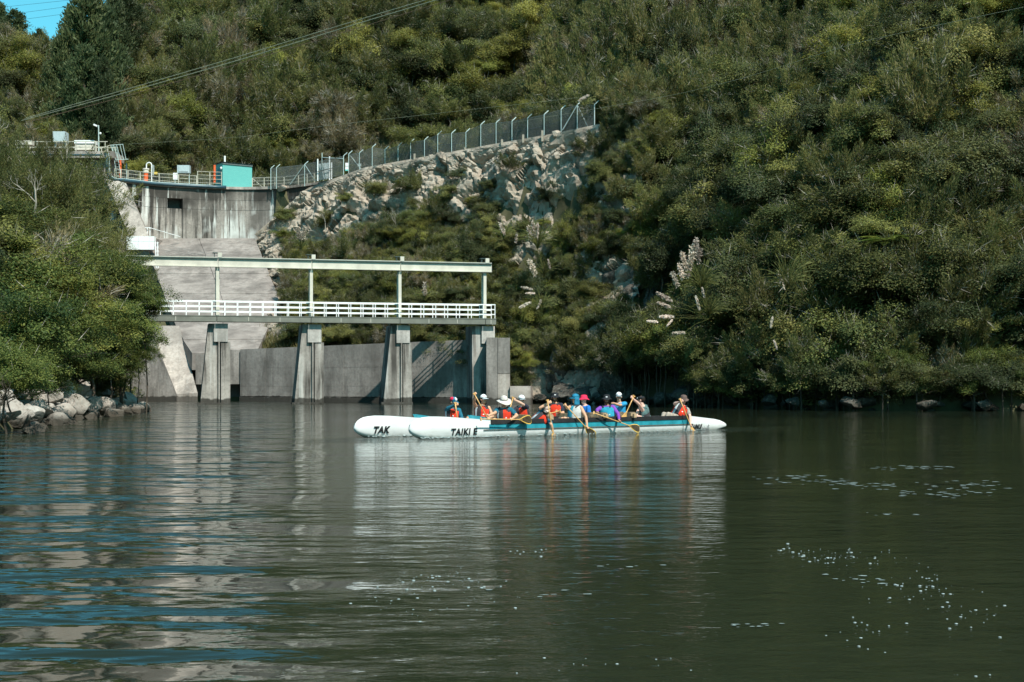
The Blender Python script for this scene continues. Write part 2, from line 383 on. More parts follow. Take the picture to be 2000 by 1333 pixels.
def H(X, Y, cliff=True):
    X = np.asarray(X, float); Y = np.asarray(Y, float)
    dR, _ = seg_dist(X, Y, RP); dD, _ = seg_dist(X, Y, DAMLINE); dR = np.minimum(dR, dD)
    dL, _ = seg_dist(X, Y, LP)
    plain_ = np.interp(dR, [0, .8, 2.5, 6, 12, 22, 45, 75, 180, 400], [-.8, .9, 4.2, 8.5, 15, 25, 47, 72, 160, 330])
    bench = np.interp(dR, [0, 1, 4, 10, 16, 20, 26, 60, 160, 400], [2.5, 3.8, 6.5, 13, 19, 22.2, 22.6, 51, 132, 300])
    m = smooth(13, 5, X)
    zr = bench * m + plain_ * (1 - m)
    f = np.interp(X, [-115, -90, -66, -45], [.24, .36, .74, 1.0])
    zr = np.where(zr > 22, 22 + (zr - 22) * f, zr)
    zl = np.interp(dL, [0, 1, 4, 10, 30, 60, 120, 260], [-.7, .7, 1.6, 4.5, 15, 31, 56, 80])
    left = X < xL(Y); right = X > xRr(Y)
    z = np.where(Y > 149, np.maximum(zr, np.where(left, zl, -5)), np.where(left, zl, np.where(right, zr, -2.5)))
    ch = (~left) & (~right) & (Y > 119) & (Y <= 149)
    z = np.where(ch, zchute(Y) - 1.6, z)
    amp = np.clip((np.minimum(dR, dL) - 3) / 25, 0, 1)
    z = z + fnoise(X, Y, 26, 3) * 5.5 * amp * np.where(Y > 60, 1, .5) + fnoise(X, Y, 7, 5) * 0.9 * np.clip(np.minimum(dR, dL) / 6, 0, 1) * np.where(ch, 0, 1)
    z = np.where((X > -29) & (X < -19.3) & (Y > 121.5) & (Y < 150.5) & right, np.minimum(z, zchute(Y) - .6), z)
    dF, tF = seg_dist(X, Y, FXY)
    zf = np.interp(tF, np.arange(len(FZ)), FZ)
    wF = smooth(6.5, 1.8, dF) * np.where((Y > 112) & ~((X < -18.5) & (Y < np.interp(X, [-29, -18.5], [153.4, 147.5]))), 1, 0)
    z = z * (1 - wF) + (zf - .05) * wF
    if cliff:
        reg = (X > -27) & (X < 12) & (Y > 95) & (Y < 151)
        if np.any(reg):
            xs = X[reg]; ys = Y[reg]; zz = z[reg].copy()
            for s in range(0, len(xs), 4000):
                a = xs[s:s + 4000, None] - CLPf[None, :, 0]; b = ys[s:s + 4000, None] - CLPf[None, :, 1]
                q = a * a + b * b; k = q.argmin(1); dm = q[np.arange(len(k)), k]
                zc = CLPf[k, 2] - 1.6
                zz[s:s + 4000] = np.where(dm < 1.2, np.minimum(zz[s:s + 4000], zc), zz[s:s + 4000])
            z = z.copy(); z[reg] = zz
    return z
def groundz(X, Y):
    """height of the visible surface (cliff where there is one)"""
    X = np.asarray(X, float); Y = np.asarray(Y, float); z = H(X, Y)
    for i in range(len(X)):
        if -27 < X[i] < 12 and 95 < Y[i] < 151:
            q = (X[i] - CLPf[:, 0]) ** 2 + (Y[i] - CLPf[:, 1]) ** 2; k = q.argmin()
            if q[k] < 1.2: z[i] = max(z[i], CLPf[k, 2])
    return z

gx = np.concatenate([np.arange(-330, -60, 6.0), np.arange(-60, 60, 1.25), np.arange(60, 340, 6.0)])
gy = np.concatenate([np.arange(-92, 30, 4.0), np.arange(30, 190, 1.25), np.arange(190, 480, 5.0)])
GX, GY = np.meshgrid(gx, gy, indexing='ij')
GZ = H(GX.ravel(), GY.ravel()).reshape(GX.shape)
def np_grid(name, V, mat, kind):
    a, b = V.shape[:2]; me = bpy.data.meshes.new(name)
    idx = np.arange(a * b).reshape(a, b)
    F = np.stack([idx[:-1, :-1], idx[1:, :-1], idx[1:, 1:], idx[:-1, 1:]], -1).reshape(-1, 4)
    me.vertices.add(a * b); me.vertices.foreach_set('co', V.reshape(-1).astype(np.float32))
    me.loops.add(F.size); me.loops.foreach_set('vertex_index', F.reshape(-1).astype(np.int32))
    me.polygons.add(len(F)); me.polygons.foreach_set('loop_start', np.arange(0, F.size, 4, dtype=np.int32))
    me.update(calc_edges=True); me.polygons.foreach_set('use_smooth', [name != 'rock_cliff'] * len(F)); me.validate(); me.materials.append(mat)
    o = bpy.data.objects.new(name, me); col.objects.link(o)
    if kind: o['kind'] = kind
    return o
ground = np_grid('ground', np.stack([GX, GY, GZ], -1), M['soil'], 'structure')
cl = np_grid('rock_cliff', CLP, M['cliff'], 'structure')

# ------------------------------------------------------------------ river
B1 = Vector((-2.7, 37.3, 0)); HEAD = Vector((-9.6, -8.5, 0)).normalized(); AFT = -HEAD; NEAR = Vector((-HEAD.y, HEAD.x, 0))
t = NT('river_water', 0.05, 0.5); t.b.inputs['IOR'].default_value = 1.333
p = t.pos()
t.color(t.ramp(t.noise(p, sc=0.05, detail=2), [(0.3, (0.012, 0.018, 0.011)), (0.7, (0.019, 0.024, 0.014))]))
swell = t.noise(p, (0.62, 1.0, 1), 1.15, 3, 0.5, rot=(0, 0, R(8)))
swell2 = t.noise(p, (0.48, 1.0, 1), 0.50, 3, 0.45, rot=(0, 0, R(-14)), loc=(4, 9, 0))
rip = t.noise(p, (0.55, 1.0, 1), 3.4, 3, 0.55, rot=(0, 0, R(-5)))
patch = t.step(t.noise(p, (0.5, 1, 1), 0.10, 2, .5), 0.4, 0.62, 0.35, 1.0)
fine = t.noise(p, (0.6, 1, 1), 9.0, 3, 0.6)
sp = t.n('ShaderNodeSeparateXYZ'); t.l(p, sp.inputs[0])
leftm = t.step(t.math('ADD', sp.outputs[0], t.math('MULTIPLY', sp.outputs[1], 0.15)), 1.2, -2.4, 0.05, 1.0); leftm.node.interpolation_type = 'SMOOTHSTEP'          # swell steepened on the near left water to mirror patches of blue sky
mp = t.n('ShaderNodeMapping'); mp.vector_type = 'POINT'
c0 = B1 + AFT * 6.0
# wake zone round the canoe: distance in its own frame
vs = t.n('ShaderNodeVectorMath', operation='SUBTRACT'); t.l(p, vs.inputs[0]); vs.inputs[1].default_value = c0
d1 = t.n('ShaderNodeVectorMath', operation='DOT_PRODUCT'); t.l(vs.outputs[0], d1.inputs[0]); d1.inputs[1].default_value = AFT / 10.5
d2 = t.n('ShaderNodeVectorMath', operation='DOT_PRODUCT'); t.l(vs.outputs[0], d2.inputs[0]); d2.inputs[1].default_value = NEAR / 3.2
rr = t.math('ADD', t.math('POWER', t.math('ABSOLUTE', d1.outputs['Value']), 2.0), t.math('POWER', t.math('ABSOLUTE', d2.outputs['Value']), 2.0))
wake = t.step(rr, 1.0, 0.45, 0, 1)
chop = t.noise(p, (0.8, 1, 1), 2.2, 4, 0.6)
b = t.bump(t.math('MULTIPLY', t.math('SUBTRACT', swell, .5), leftm), 0.27, 1.0)
b = t.bump(t.math('MULTIPLY', t.math('SUBTRACT', swell2, .5), leftm), 0.66, 1.0, b)
b = t.bump(t.math('MULTIPLY', t.math('SUBTRACT', rip, .5), patch), 0.021, 1.0, b)
b = t.bump(t.math('MULTIPLY', t.math('SUBTRACT', fine, .5), patch), 0.0075, 1.0, b)
b = t.bump(t.math('MULTIPLY', t.math('SUBTRACT', chop, .5), wake), 0.18, 1.0, b)
t.normal(b)
mb = MB(); mb.add([(-400, -120, 0), (400, -120, 0), (400, 125, 0), (-400, 125, 0)], [(0, 1, 2, 3)])
tag(mb.build('river', t.m), kind='structure')

# ------------------------------------------------------------------ dam
def damline(px):
    """crest face plan point for a photo column"""
    Y = np.interp(px, [225, 300, 400, 490, 560, 650], [146.2, 149.3, 151.6, 152.3, 151.4, 146.8])
    return Vector((PX(px, Y), Y, 0))
dam = thing('arch_dam', 'old streaked concrete arch dam with two dark square openings at the head of the gorge', 'dam', (-29, 152, 0))
cols = [228, 246, 262, 275, 300, 327, 357, 385, 415, 445, 475, 505, 535, 565, 592, 620, 645]
ZB = [12.0, 16.7, 18.3, 20.0, 21.05, 22.15]
def dam_block(pa, pb, z0, z1, depth, ins=0.0, gap=0.003):
    mbk = MB(); a = damline(pa); b_ = damline(pb); d = (b_ - a).normalized(); nrm = Vector((-d.y, d.x, 0))  # away from camera
    if nrm.y < 0: nrm = -nrm
    a = a + d * gap; b_ = b_ - d * gap
    q = [a + nrm * ins, b_ + nrm * ins, b_ + nrm * depth, a + nrm * depth]
    return mbk.prism([(v.x, v.y) for v in q], z0 + gap, z1 - gap)
for r_ in range(len(ZB) - 1):
    for c_ in range(len(cols) - 1):
        if r_ == 3 and c_ in (2, 5): continue
        ins = 0.0 if r_ != 4 else -0.03
        if c_ == 5 and r_ in (1, 2): ins = 0.25
        dam_block(cols[c_], cols[c_ + 1], ZB[r_], ZB[r_ + 1], 1.7, ins + 0.012 * ((r_ * 7 + c_ * 3) % 3)).build('concrete_panel', M['dam'], dam)
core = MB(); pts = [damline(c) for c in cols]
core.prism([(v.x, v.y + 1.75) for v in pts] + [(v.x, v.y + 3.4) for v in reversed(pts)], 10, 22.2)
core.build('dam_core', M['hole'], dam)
cop = MB()
o0 = [damline(c) for c in cols]
cop.prism([(v.x, v.y - 0.22) for v in o0] + [(v.x, v.y + 3.6) for v in reversed(o0)], 22.21, 22.48)
cop.build('crest_walkway', M['pale_concrete'], dam)
led = MB(); led.prism([(v.x, v.y - .30) for v in o0[3:]] + [(v.x, v.y - 0.01) for v in reversed(o0[3:])], 16.45, 16.68); led.build('base_ledge', M['chute'], dam)

# spillway chute, built lift by lift
sp_ = thing('spillway', 'broad sloping concrete spillway chute running down below the dam', 'spillway', (-28, 134, 0))
def chl(Y): return np.interp(Y, [118, 122.6, 130, 149.5], [-26.55, -28.75, -31.5, -38.8])
def chr_(Y): return np.interp(Y, [118, 130, 149.5], [-21.2, -21.1, -27.0])
ys = np.linspace(118, 149.6, 12)
for i in range(11):
    a, b_ = ys[i], ys[i + 1]; g = 0.035; dz = 0.07 * (i % 2)
    mbk = MB()
    for k in range(2):
        f0, f1 = k / 2, (k + 1) / 2
        mbk = MB(); xa0 = chl(a) * (1 - f0) + chr_(a) * f0; xa1 = chl(a) * (1 - f1) + chr_(a) * f1; xb0 = chl(b_) * (1 - f0) + chr_(b_) * f0; xb1 = chl(b_) * (1 - f1) + chr_(b_) * f1
        za = float(zchute(a)) + dz + .012 * k; zb = float(zchute(b_)) + dz + .012 * k
        curve = 0.35 * max(0, i - 8) ** 1.5 * 0
        mbk.prism([(xa0, a + g), (xa1 - g, a + g), (xb1 - g, b_ - g), (xb0, b_ - g)], [za - 1.4, za - 1.4, zb - 1.4, zb - 1.4], [za, za, zb, zb])
        mbk.build('chute_slab', M['chute'], sp_)
mbk = MB(); mbk.box((-23.55, 118.6, 2.68), (5.4, 1.15, 2.55)); mbk.build('sill_beam', M['wall'], sp_)
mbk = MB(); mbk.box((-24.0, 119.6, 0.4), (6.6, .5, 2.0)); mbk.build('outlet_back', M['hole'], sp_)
for x in (-24.6,): MB().box((x, 118.7, .35), (.7, .9, 2.1)).build('outlet_pier', M['wall'], sp_)

# left training wall: a block beside the chute foot with its sunlit sloping top painted in as paler concrete
tw = thing('training_wall', 'heavy concrete training wall with sunlit-coloured sloping top beside the chute foot', 'wall', (-29, 121, 0))
A_, Bq = P(345, 770, 116.8), P(386, 768, 116.6); D_, C_ = P(292, 640, 122.0), P(350, 640, 122.6)
G_, F_, E_ = P(311, 690, 117.2), P(258, 660, 117.7), P(225, 630, 123)
mbk = MB(); mbk.prism([(A_.x, A_.y), (Bq.x, Bq.y), (C_.x, C_.y), (D_.x, D_.y)], -2, [A_.z, Bq.z, C_.z + .15, D_.z + .15]); mbk.build('ramp_block', M['pale_concrete'], tw)
mbk = MB(); mbk.prism([(F_.x, F_.y), (G_.x, G_.y), (A_.x - .02, A_.y + .02), (D_.x - .02, D_.y), (E_.x, E_.y)], -2, [F_.z, G_.z, A_.z - .03, D_.z + .1, E_.z]); mbk.build('wall_block', M['wall'], tw)
# sloping buttress below the crest, sunlight on its slope coloured in as paler concrete
bt = thing('dam_buttress', 'sunlit-coloured sloping concrete buttress under the pipe where the crest meets the abutment', 'buttress', (-40, 148, 12))
q = [P(204, 345, 145.9), P(246, 358.5, 146.2), P(291, 464, 143.4), P(254, 464, 143.2)]
mbk = MB(); vs_ = q + [v + Vector((-.5, 4.2, -.6)) for v in q]
mbk.add(vs_, [(3, 2, 1, 0), (4, 5, 6, 7), (0, 1, 5, 4), (1, 2, 6, 5), (2, 3, 7, 6), (3, 0, 4, 7)]); mbk.build('sloping_slab', M['pale_concrete'], bt)
mbk = MB(); mbk.prism([(q[3].x - 3.0, 143.3), (q[2].x, 143.5), (q[2].x + .1, 150), (q[3].x - 3.4, 150)], 8, 16.4); mbk.build('footing', M['chute'], bt)

# basin wall on the far side, cast in lifts
bw = thing('basin_wall', 'long stained concrete retaining wall behind the bridge piers', 'wall', (-13, 115, 0))
W0 = Vector((PX(469, 117.8), 117.8, 0)); W1 = Vector((PX(952, 106.2), 106.2, 0))
wd = (W1 - W0); wl = wd.length; wd.normalize(); wn = Vector((-wd.y, wd.x, 0))
if wn.y < 0: wn = -wn
nc = 9; top = lambda s: 4.30 + 0.50 * s; lifts = [-1.5, 0.38, 0.42, 1.25, 2.75, None]
for c_ in range(nc):
    for r_ in range(5):
        s0, s1 = c_ / nc, (c_ + 1) / nc; g = 0.008 / wl
        a = W0 + wd * ((s0 + g) * wl); b_ = W0 + wd * ((s1 - g) * wl)
        z0 = lifts[r_] + .006; z1a = (lifts[r_ + 1] - .006) if lifts[r_ + 1] else top(s0); z1b = (lifts[r_ + 1] - .006) if lifts[r_ + 1] else top(s1)
        if r_ == 1: continue
        ins = 0.009 * ((c_ * 5 + r_ * 3) % 3) + (0.0 if r_ else -.10)
        qq = [a + wn * ins, b_ + wn * ins, b_ + wn * .9, a + wn * .9]
        MB().prism([(v.x, v.y) for v in qq], z0, [z1a, z1b, z1b, z1a]).build('concrete_panel', M['wall'], bw)
qq = [W0 + wn * .12, W1 + wn * .12, W1 + wn * 1.0, W0 + wn * 1.0]
MB().prism([(v.x, v.y) for v in qq], -1.5, [4.2, 4.7, 4.7, 4.2]).build('wall_core', M['wall'], bw)
ret = W0 + Vector((0.0, -.02, 0))
MB().prism([(ret.x - 1.3, 118.0), (ret.x, 118.0), (ret.x + .02, 120.5), (ret.x - 1.3, 120.5)], 1.42, 4.28).build('return_panel', M['wall'], bw)
eb = thing('end_block', 'stepped concrete block ending the wall at the cliff foot', 'block', (-.8, 104, 0))
e0 = PX(950, 103.6); e1 = PX(972, 103.6); e2 = PX(996, 103.6); e3 = PX(1036, 103.6)
MB().prism([(e0, 103.6), (e1 - .01, 103.6), (e1 - .01, 107), (e0, 107)], -1.5, 4.82).build('concrete_panel', M['wall'], eb)
MB().prism([(e1 + .01, 103.55), (e2, 103.55), (e2, 106.8), (e1 + .01, 106.8)], 2.2, 4.8).build('concrete_panel', M['wall'], eb)
MB().prism([(e1 + .01, 103.57), (e2, 103.57), (e2, 106.8), (e1 + .01, 106.8)], -1.5, 2.17).build('concrete_panel', M['pale_concrete'], eb)
MB().prism([(e2 + .01, 103.3), (e3, 103.3), (e3 + .2, 106), (e2 + .01, 106)], -1.5, 1.28).build('step_block', M['pale_concrete'], eb)
mbk = MB().prism([(PX(232, 115), 114), (PX(257, 115), 115), (PX(252, 117), 117.3), (PX(222, 117), 117)], -1, 3.3); ab = mbk.build('abutment_block', M['wall']); tag(ab, 'weathered concrete block half hidden in the bush behind the pale boulders', 'block')

# ------------------------------------------------------------------ footbridge and gantry
BA = Vector((PX(340, 100), 100, 0)); BBv = Vector((PX(962, 105.5), 105.5, 0)); bd = (BBv - BA).normalized(); bn = Vector((bd.y, -bd.x, 0))
def br(px, off=0.0, z=0.0):
    """point on the bridge line under a photo column"""
    k = (px - CX) / FPX; s = (k * BA.y - BA.x) / (bd.x - k * bd.y); v = BA + bd * s + bn * off; v.z = z; return v
AXB = (bd, -bn, Vector((0, 0, 1)))
pcol = [425, 608, 781, 947]
desc = ['streaked concrete bridge pier nearest the spillway chute', 'concrete bridge pier with rust streaks in front of the dry grass bank', 'concrete bridge pier standing just behind the bow of the canoe', 'concrete bridge pier joined to the wall at the cliff end of the footbridge']
for i, pc in enumerate(pcol):
    c = br(pc); pr = thing('bridge_pier', desc[i], 'bridge pier', c, 'piers of the footbridge')
    def pp(u, d, z): return c + bd * u + bn * d + Vector((0, 0, z))
    mbk = MB()
    if i < 3: prof = [(-1.32, -1.2), (0.06, -1.2), (0.06, 5.72), (-0.62, 5.72)]
    else: prof = [(-0.95, -1.2), (0.06, -1.2), (0.06, 5.72), (-0.95, 5.72)]
    f = [pp(u, -.05 + .02 * 0, z) for u, z in prof]; bk = [pp(u, -2.4, z) for u, z in prof]
    mbk.add(f + bk, [(0, 1, 2, 3), (7, 6, 5, 4), (0, 4, 5, 1), (1, 5, 6, 2), (2, 6, 7, 3), (3, 7, 4, 0)]); mbk.build('pier_body', M['pier'], pr)
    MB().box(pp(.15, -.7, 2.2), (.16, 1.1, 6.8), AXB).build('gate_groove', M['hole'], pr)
    MB().box(pp(.10, .02, 1.55), (.10, .3, 5.9), AXB).build('groove_lip', M['pier'], pr)
    hi = 4.42 if i < 3 else 4.6
    MB().box(pp(.56, -.55, (hi - 1.2) / 2), (.64, 1.3, hi + 1.2), AXB).build('guide_column', M['pier'], pr)
    MB().box(pp(.22, -.5, 5.07), (.98, 1.35, 1.29), AXB).build('pier_cap', M['cap'], pr)
    if i < 3:
        MB().box(pp(-.26, -.1, -.1), (2.3, 1.0, .42), AXB).build('pier_foot', M['pier'], pr)

fb = thing('footbridge', 'narrow steel footbridge with white pipe railing crossing on concrete piers', 'bridge', br(600, 0, 5.8))
pl_, pr_ = 262, 966
seg = [pl_] + [pc - 2 for pc in pcol] + [pr_]
for i in range(len(seg) - 1):
    a = br(seg[i], 0.0, 6.02); b_ = br(seg[i + 1], 0.0, 6.02); d = (b_ - a).normalized()
    MB().bar(a + d * .02 + bn * .55, b_ - d * .02 + bn * .55, .06, .38).build('deck_girder', M['deck'], fb)
    MB().bar(a + d * .02 - bn * .55, b_ - d * .02 - bn * .55, .06, .38).build('deck_girder', M['deck'], fb)
    n_ = max(2, int((b_ - a).length / 1.9))
    for k in range(1, n_): MB().box(a.lerp(b_, k / n_) + bn * .585, (.03, .03, .30), (d, -bn, Vector((0, 0, 1)))).build('stiffener', M['beam'], fb)
MB().bar(br(pl_, 0, 6.235), br(pr_, 0, 6.235), 1.22, .05).build('deck_plate', M['deck'], fb)
for off, zz in ((.60, (6.56, 6.92, 7.28)), (-.60, (6.56, 6.92, 7.28))):
    for z_ in zz: MB().bar(br(pl_, off, z_), br(pr_ - 2, off, z_), .05, .07).build('handrail', M['white'], fb)
    L_ = (br(pr_ - 3) - br(pl_)).length; n_ = 29
    for k in range(n_ + 1):
        a = br(pl_, off, 6.27).lerp(br(pr_ - 3, off, 6.27), k / n_); MB().bar(a, a + Vector((0, 0, 1.0)), .05, .05, up=bd).build('railing_post', M['white'], fb)

ga = thing('gate_gantry', 'long pale green steel beam held above the footbridge on four posts', 'gantry', br(600, -.2, 9.7))
for i in range(4):
    a = ([232] + pcol)[i] if i == 0 else pcol[i - 1] + 1; b_ = pcol[i] + (13 if i == 3 else 1)
    pa, pb = br(a, .1, 10.0), br(b_, .1, 10.0); d = (pb - pa).normalized()
    mbk = MB().bar(pa + d * .02, pb - d * .02, .10, .56); mbk.bar(pa + d * .02 - Vector((0, 0, .27)), pb - d * .02 - Vector((0, 0, .27)), .34, .05); mbk.build('crane_beam', M['beam'], ga)
    MB().bar(pa + d * .02 + Vector((0, 0, .32)), pb - d * .02 + Vector((0, 0, .32)), .36, .07).build('runway_rail', M['beam_top'], ga)
    MB().bar(pa + d * .02 + Vector((0, 0, .38)), pb - d * .02 + Vector((0, 0, .38)), .16, .05).build('rail_head', M['beam'], ga)
for i, pc in enumerate(pcol):
    mbk = MB(); mbk.box(br(pc, .02, 7.98), (.22, .05, 3.5), AXB); mbk.box(br(pc, -.22, 7.98), (.07, .40, 3.5), AXB); mbk.box(br(pc, -.44, 7.98), (.30, .05, 3.5), AXB)
    mbk.build('gantry_post', M['beam'], ga)
    mbk = MB(); mbk.box(br(pc + 4, .05, 10.56), (.28, .3, .34), AXB); mbk.build('end_plate', M['beam'], ga)
    mbk = MB(); mbk.box(br(pc - 2, -.15, 10.72), (.55, .5, .05), AXB); mbk.box(br(pc - 6, -.15, 10.58), (.04, .4, .3), AXB); mbk.build('bracket', M['beam_top'], ga)

# ------------------------------------------------------------------ things on the dam crest
ZC = 22.48
def crest(px, off=0.3, z=0.0):
    v = damline(px); return Vector((v.x * (1 + off / v.y), v.y + off, ZC + z))
def railing(pxs, off, heights, label, mat, post=.09):
    c = crest(pxs[len(pxs) // 2], off); rl = thing('crest_railing', label, 'railing', c)
    hmax = max(heights)
    for px in pxs: a = crest(px, off); MB().box(a + Vector((0, 0, hmax / 2)), (post, post, hmax)).build('railing_post', mat, rl)
    for h in heights:
        MB().tube([crest(px, off, h - .02) for px in pxs], .028, 5).build('rail', mat, rl)
railing([224, 236, 250, 274, 311, 349, 384], .25, (.38, .76, 1.14), 'low weathered railing on the dam crest in front of the orange pump', M['rail'])
railing([386, 410, 433], .25, (.42, .84, 1.25, 1.62), 'taller rusty railing on the crest butting against the teal shed', M['rail'])
railing([493, 516, 537, 555, 583, 600, 614, 632], .25, (.36, .70, 1.04), 'weathered crest railing between the teal shed and the rock', M['rail'])
MB().tube([crest(493, .3, 1.0), crest(512, .3, .05)], .04, 5).build('brace', M['rail'], bpy.data.objects['crest_railing.002'])
# pipe
pts = [P(205, 300, 145.6), P(207, 303, 145.4), P(208.5, 310, 145.3), P(208.5, 325, 145.3), P(209.5, 338, 145.6), P(214, 347, 145.9), P(224, 351, 146.0)] + [crest(px, -.32, -.06) for px in (236, 262, 300, 340, 380, 415, 442)]
pipe = MB().tube(pts, .16, 8).build('service_pipe', M['pipe'], None, True); tag(pipe, 'thick dark blue pipe bending down onto the dam crest edge', 'pipe')
pipe2 = MB().tube([p + Vector((.27, -.05, .06)) for p in pts[:7]] + [p + Vector((0, .12, .17)) for p in pts[7:-1]], .055, 6).build('thin_pipe', M['galv'], None, True); tag(pipe2, 'thin pale conduit running along the dark blue pipe', 'conduit')

# shed
sh = P(463, 364, 152.6); shed = thing('pump_shed', 'small teal blockwork shed with corrugated roof on the dam crest', 'shed', (sh.x, sh.y + 1, ZC))
ph = R(33); sx = Vector((math.cos(ph), math.sin(ph), 0)); sn = Vector((math.sin(ph), -math.cos(ph), 0)); AXS = (sx, -sn, Vector((0, 0, 1)))
sc_ = Vector((sh.x, sh.y + .2, ZC)) - sn * 1.1
t = NT('teal_blockwork', 0.6, 0.3); br_ = t.n('ShaderNodeTexBrick'); br_.inputs['Scale'].default_value = 2.5; br_.inputs['Mortar Size'].default_value = 0.03
br_.inputs['Color1'].default_value = (0.115, 0.39, 0.37, 1); br_.inputs['Color2'].default_value = (0.13, 0.42, 0.39, 1); br_.inputs['Mortar'].default_value = (0.09, 0.38, 0.36, 1)
mp = t.n('ShaderNodeMapping'); mp.inputs['Rotation'].default_value = (R(90), 0, 0); t.l(t.objco(), mp.inputs[0]); t.l(mp.outputs[0], br_.inputs['Vector']); t.color(br_.outputs['Color'])
MB().box(sc_ + Vector((0, 0, 1.28)), (3.35, 2.2, 2.56), AXS).build('walls', t.m, shed)
mbk = MB(); N_ = 40; top_ = []; 
for i in range(N_ + 1):
    u = (i / N_ - .5) * 3.6; dz = .03 * math.sin(i * math.pi * .9)
    top_.append([sc_ + sx * u + sn * 1.3 + Vector((0, 0, 2.66 + dz)), sc_ + sx * u - sn * 1.2 + Vector((0, 0, 2.74 + dz))])
mbk.grid(top_); mbk.box(sc_ + Vector((0, 0, 2.60)), (3.45, 2.3, .08), AXS); mbk.build('roof', M['roof'], shed)
MB().box(sc_ + sn * 1.16 + Vector((0, 0, 2.49)), (3.42, .06, .14), AXS).build('fascia', M['roof'], shed)
MB().box(sc_ - sx * 1.70 + sn * .2 + Vector((0, 0, 1.02)), (.04, .85, 2.0), AXS).build('door', plain('blue_teal_door', (.06, .27, .33), .5), shed)
MB().tube([sc_ - sx * 1.35 + sn * .9 + Vector((0, 0, 2.7)), sc_ - sx * 1.35 + sn * .9 + Vector((0, 0, 3.35))], .10, 8).build('vent_pipe', M['white'], shed)
MB().ball(sc_ - sx * 1.78 + sn * .95 + Vector((0, 0, 2.0)), (.12, .16, .16)).build('wall_lamp', M['white'], shed)

def stand(pxa, pya, pxb, pyb, Y, depth, name, mat, label, cat, extra=None):
    a = P(pxa, pya, Y); b_ = P(pxb, pyb, Y); o = thing(name, label, cat, ((a.x + b_.x) / 2, Y, b_.z))
    MB().box(((a.x + b_.x) / 2, Y + depth / 2, (a.z + b_.z) / 2), (abs(b_.x - a.x), depth, abs(a.z - b_.z))).build('body', mat, o)
    return o
cb = stand(346, 323, 370, 338, 154, .7, 'control_cabinet', M['cabinet'], 'pale grey control cabinet on legs beside the crest railing', 'cabinet')
for x in (347.5, 368.5): MB().box((PX(x, 154), 154.3, (ZC + PZ(338, 154)) / 2), (.08, .08, PZ(338, 154) - ZC)).build('leg', M['galv'], cb)
MB().box(P(358, 330, 153.96), (1.0, .04, .62)).build('door', M['cabinet'], cb)
wbx = stand(338, 338, 346, 351, 153.4, .4, 'meter_box', M['white'], 'small white box on the crest left of the grey cabinet', 'box'); MB().box(P(342, 353.5, 153.5), (.08, .08, .45)).build('leg', M['galv'], wbx)
# pump
pm = P(285, 356, 150.5); pump = thing('pump', 'orange vertical pump with a white bent pipe on the crest', 'pump', (pm.x, pm.y, ZC))
MB().tube([(pm.x, pm.y, ZC), (pm.x, pm.y, ZC + .25), (pm.x, pm.y, ZC + .3), (pm.x, pm.y, ZC + 1.25)], [.34, .34, .22, .25], 12).build('motor', M['orange'], pump)
MB().tube([(pm.x, pm.y, ZC + 1.26), (pm.x, pm.y, ZC + 1.6), (pm.x, pm.y, ZC + 1.61), (pm.x, pm.y, ZC + 1.75)], [.30, .30, .36, .36], 12).build('motor_cap', M['cream'], pump)
mbk = MB(); mbk.tube([(pm.x + .05, pm.y, ZC + 1.75), (pm.x + .05, pm.y, ZC + 2.1)] + [(pm.x + .33 - .28 * math.cos(a), pm.y, ZC + 2.1 + .28 * math.sin(a)) for a in np.linspace(.3, math.pi - .1, 7)] + [(pm.x + .61, pm.y, ZC + 2.0), (pm.x + .61, pm.y, ZC + .1)], .06, 8)
mbk.build('bent_pipe', M['white'], pump)
MB().box((pm.x + .8, pm.y, ZC + 1.55), (.05, .5, 1.1)).build('side_panel', M['cabinet'], pump)
MB().box((pm.x + 1.05, pm.y, ZC + 1.25), (.32, .2, .22)).build('valve_handle', M['yellow'], pump)
def post(px, pyt, pyb, Y, r, mat, label):
    a = P(px, pyb, Y); b_ = P(px, pyt, Y); o = thing('marker_post', label, 'post', a, 'orange posts on the crest')
    MB().tube([a, b_ - Vector((0, 0, .1))], r, 8).build('shaft', mat, o); MB().tube([b_ - Vector((0, 0, .1)), b_], r * 1.12, 8).build('cap', mat, o)
post(235, 313, 352, 147.5, .13, M['orange'], 'orange post at the foot of the platform ladder')
post(419, 323, 357, 152.2, .13, M['orange'], 'orange post against the side of the teal shed')
vl = thing('valve_stand', 'thin teal valve stand between the orange post and the orange pump', 'valve', (PX(247, 149), 149, ZC))
MB().tube([(PX(247, 149), 149, ZC - .1), (PX(247, 149), 149, ZC + 1.5)], .035, 6).build('stem', M['galv'], vl); MB().tube([(PX(247, 149), 149, ZC + 1.5), (PX(247, 149), 149, ZC + 2.1)], [.12, .03], 6).build('head', M['pipe'], vl)

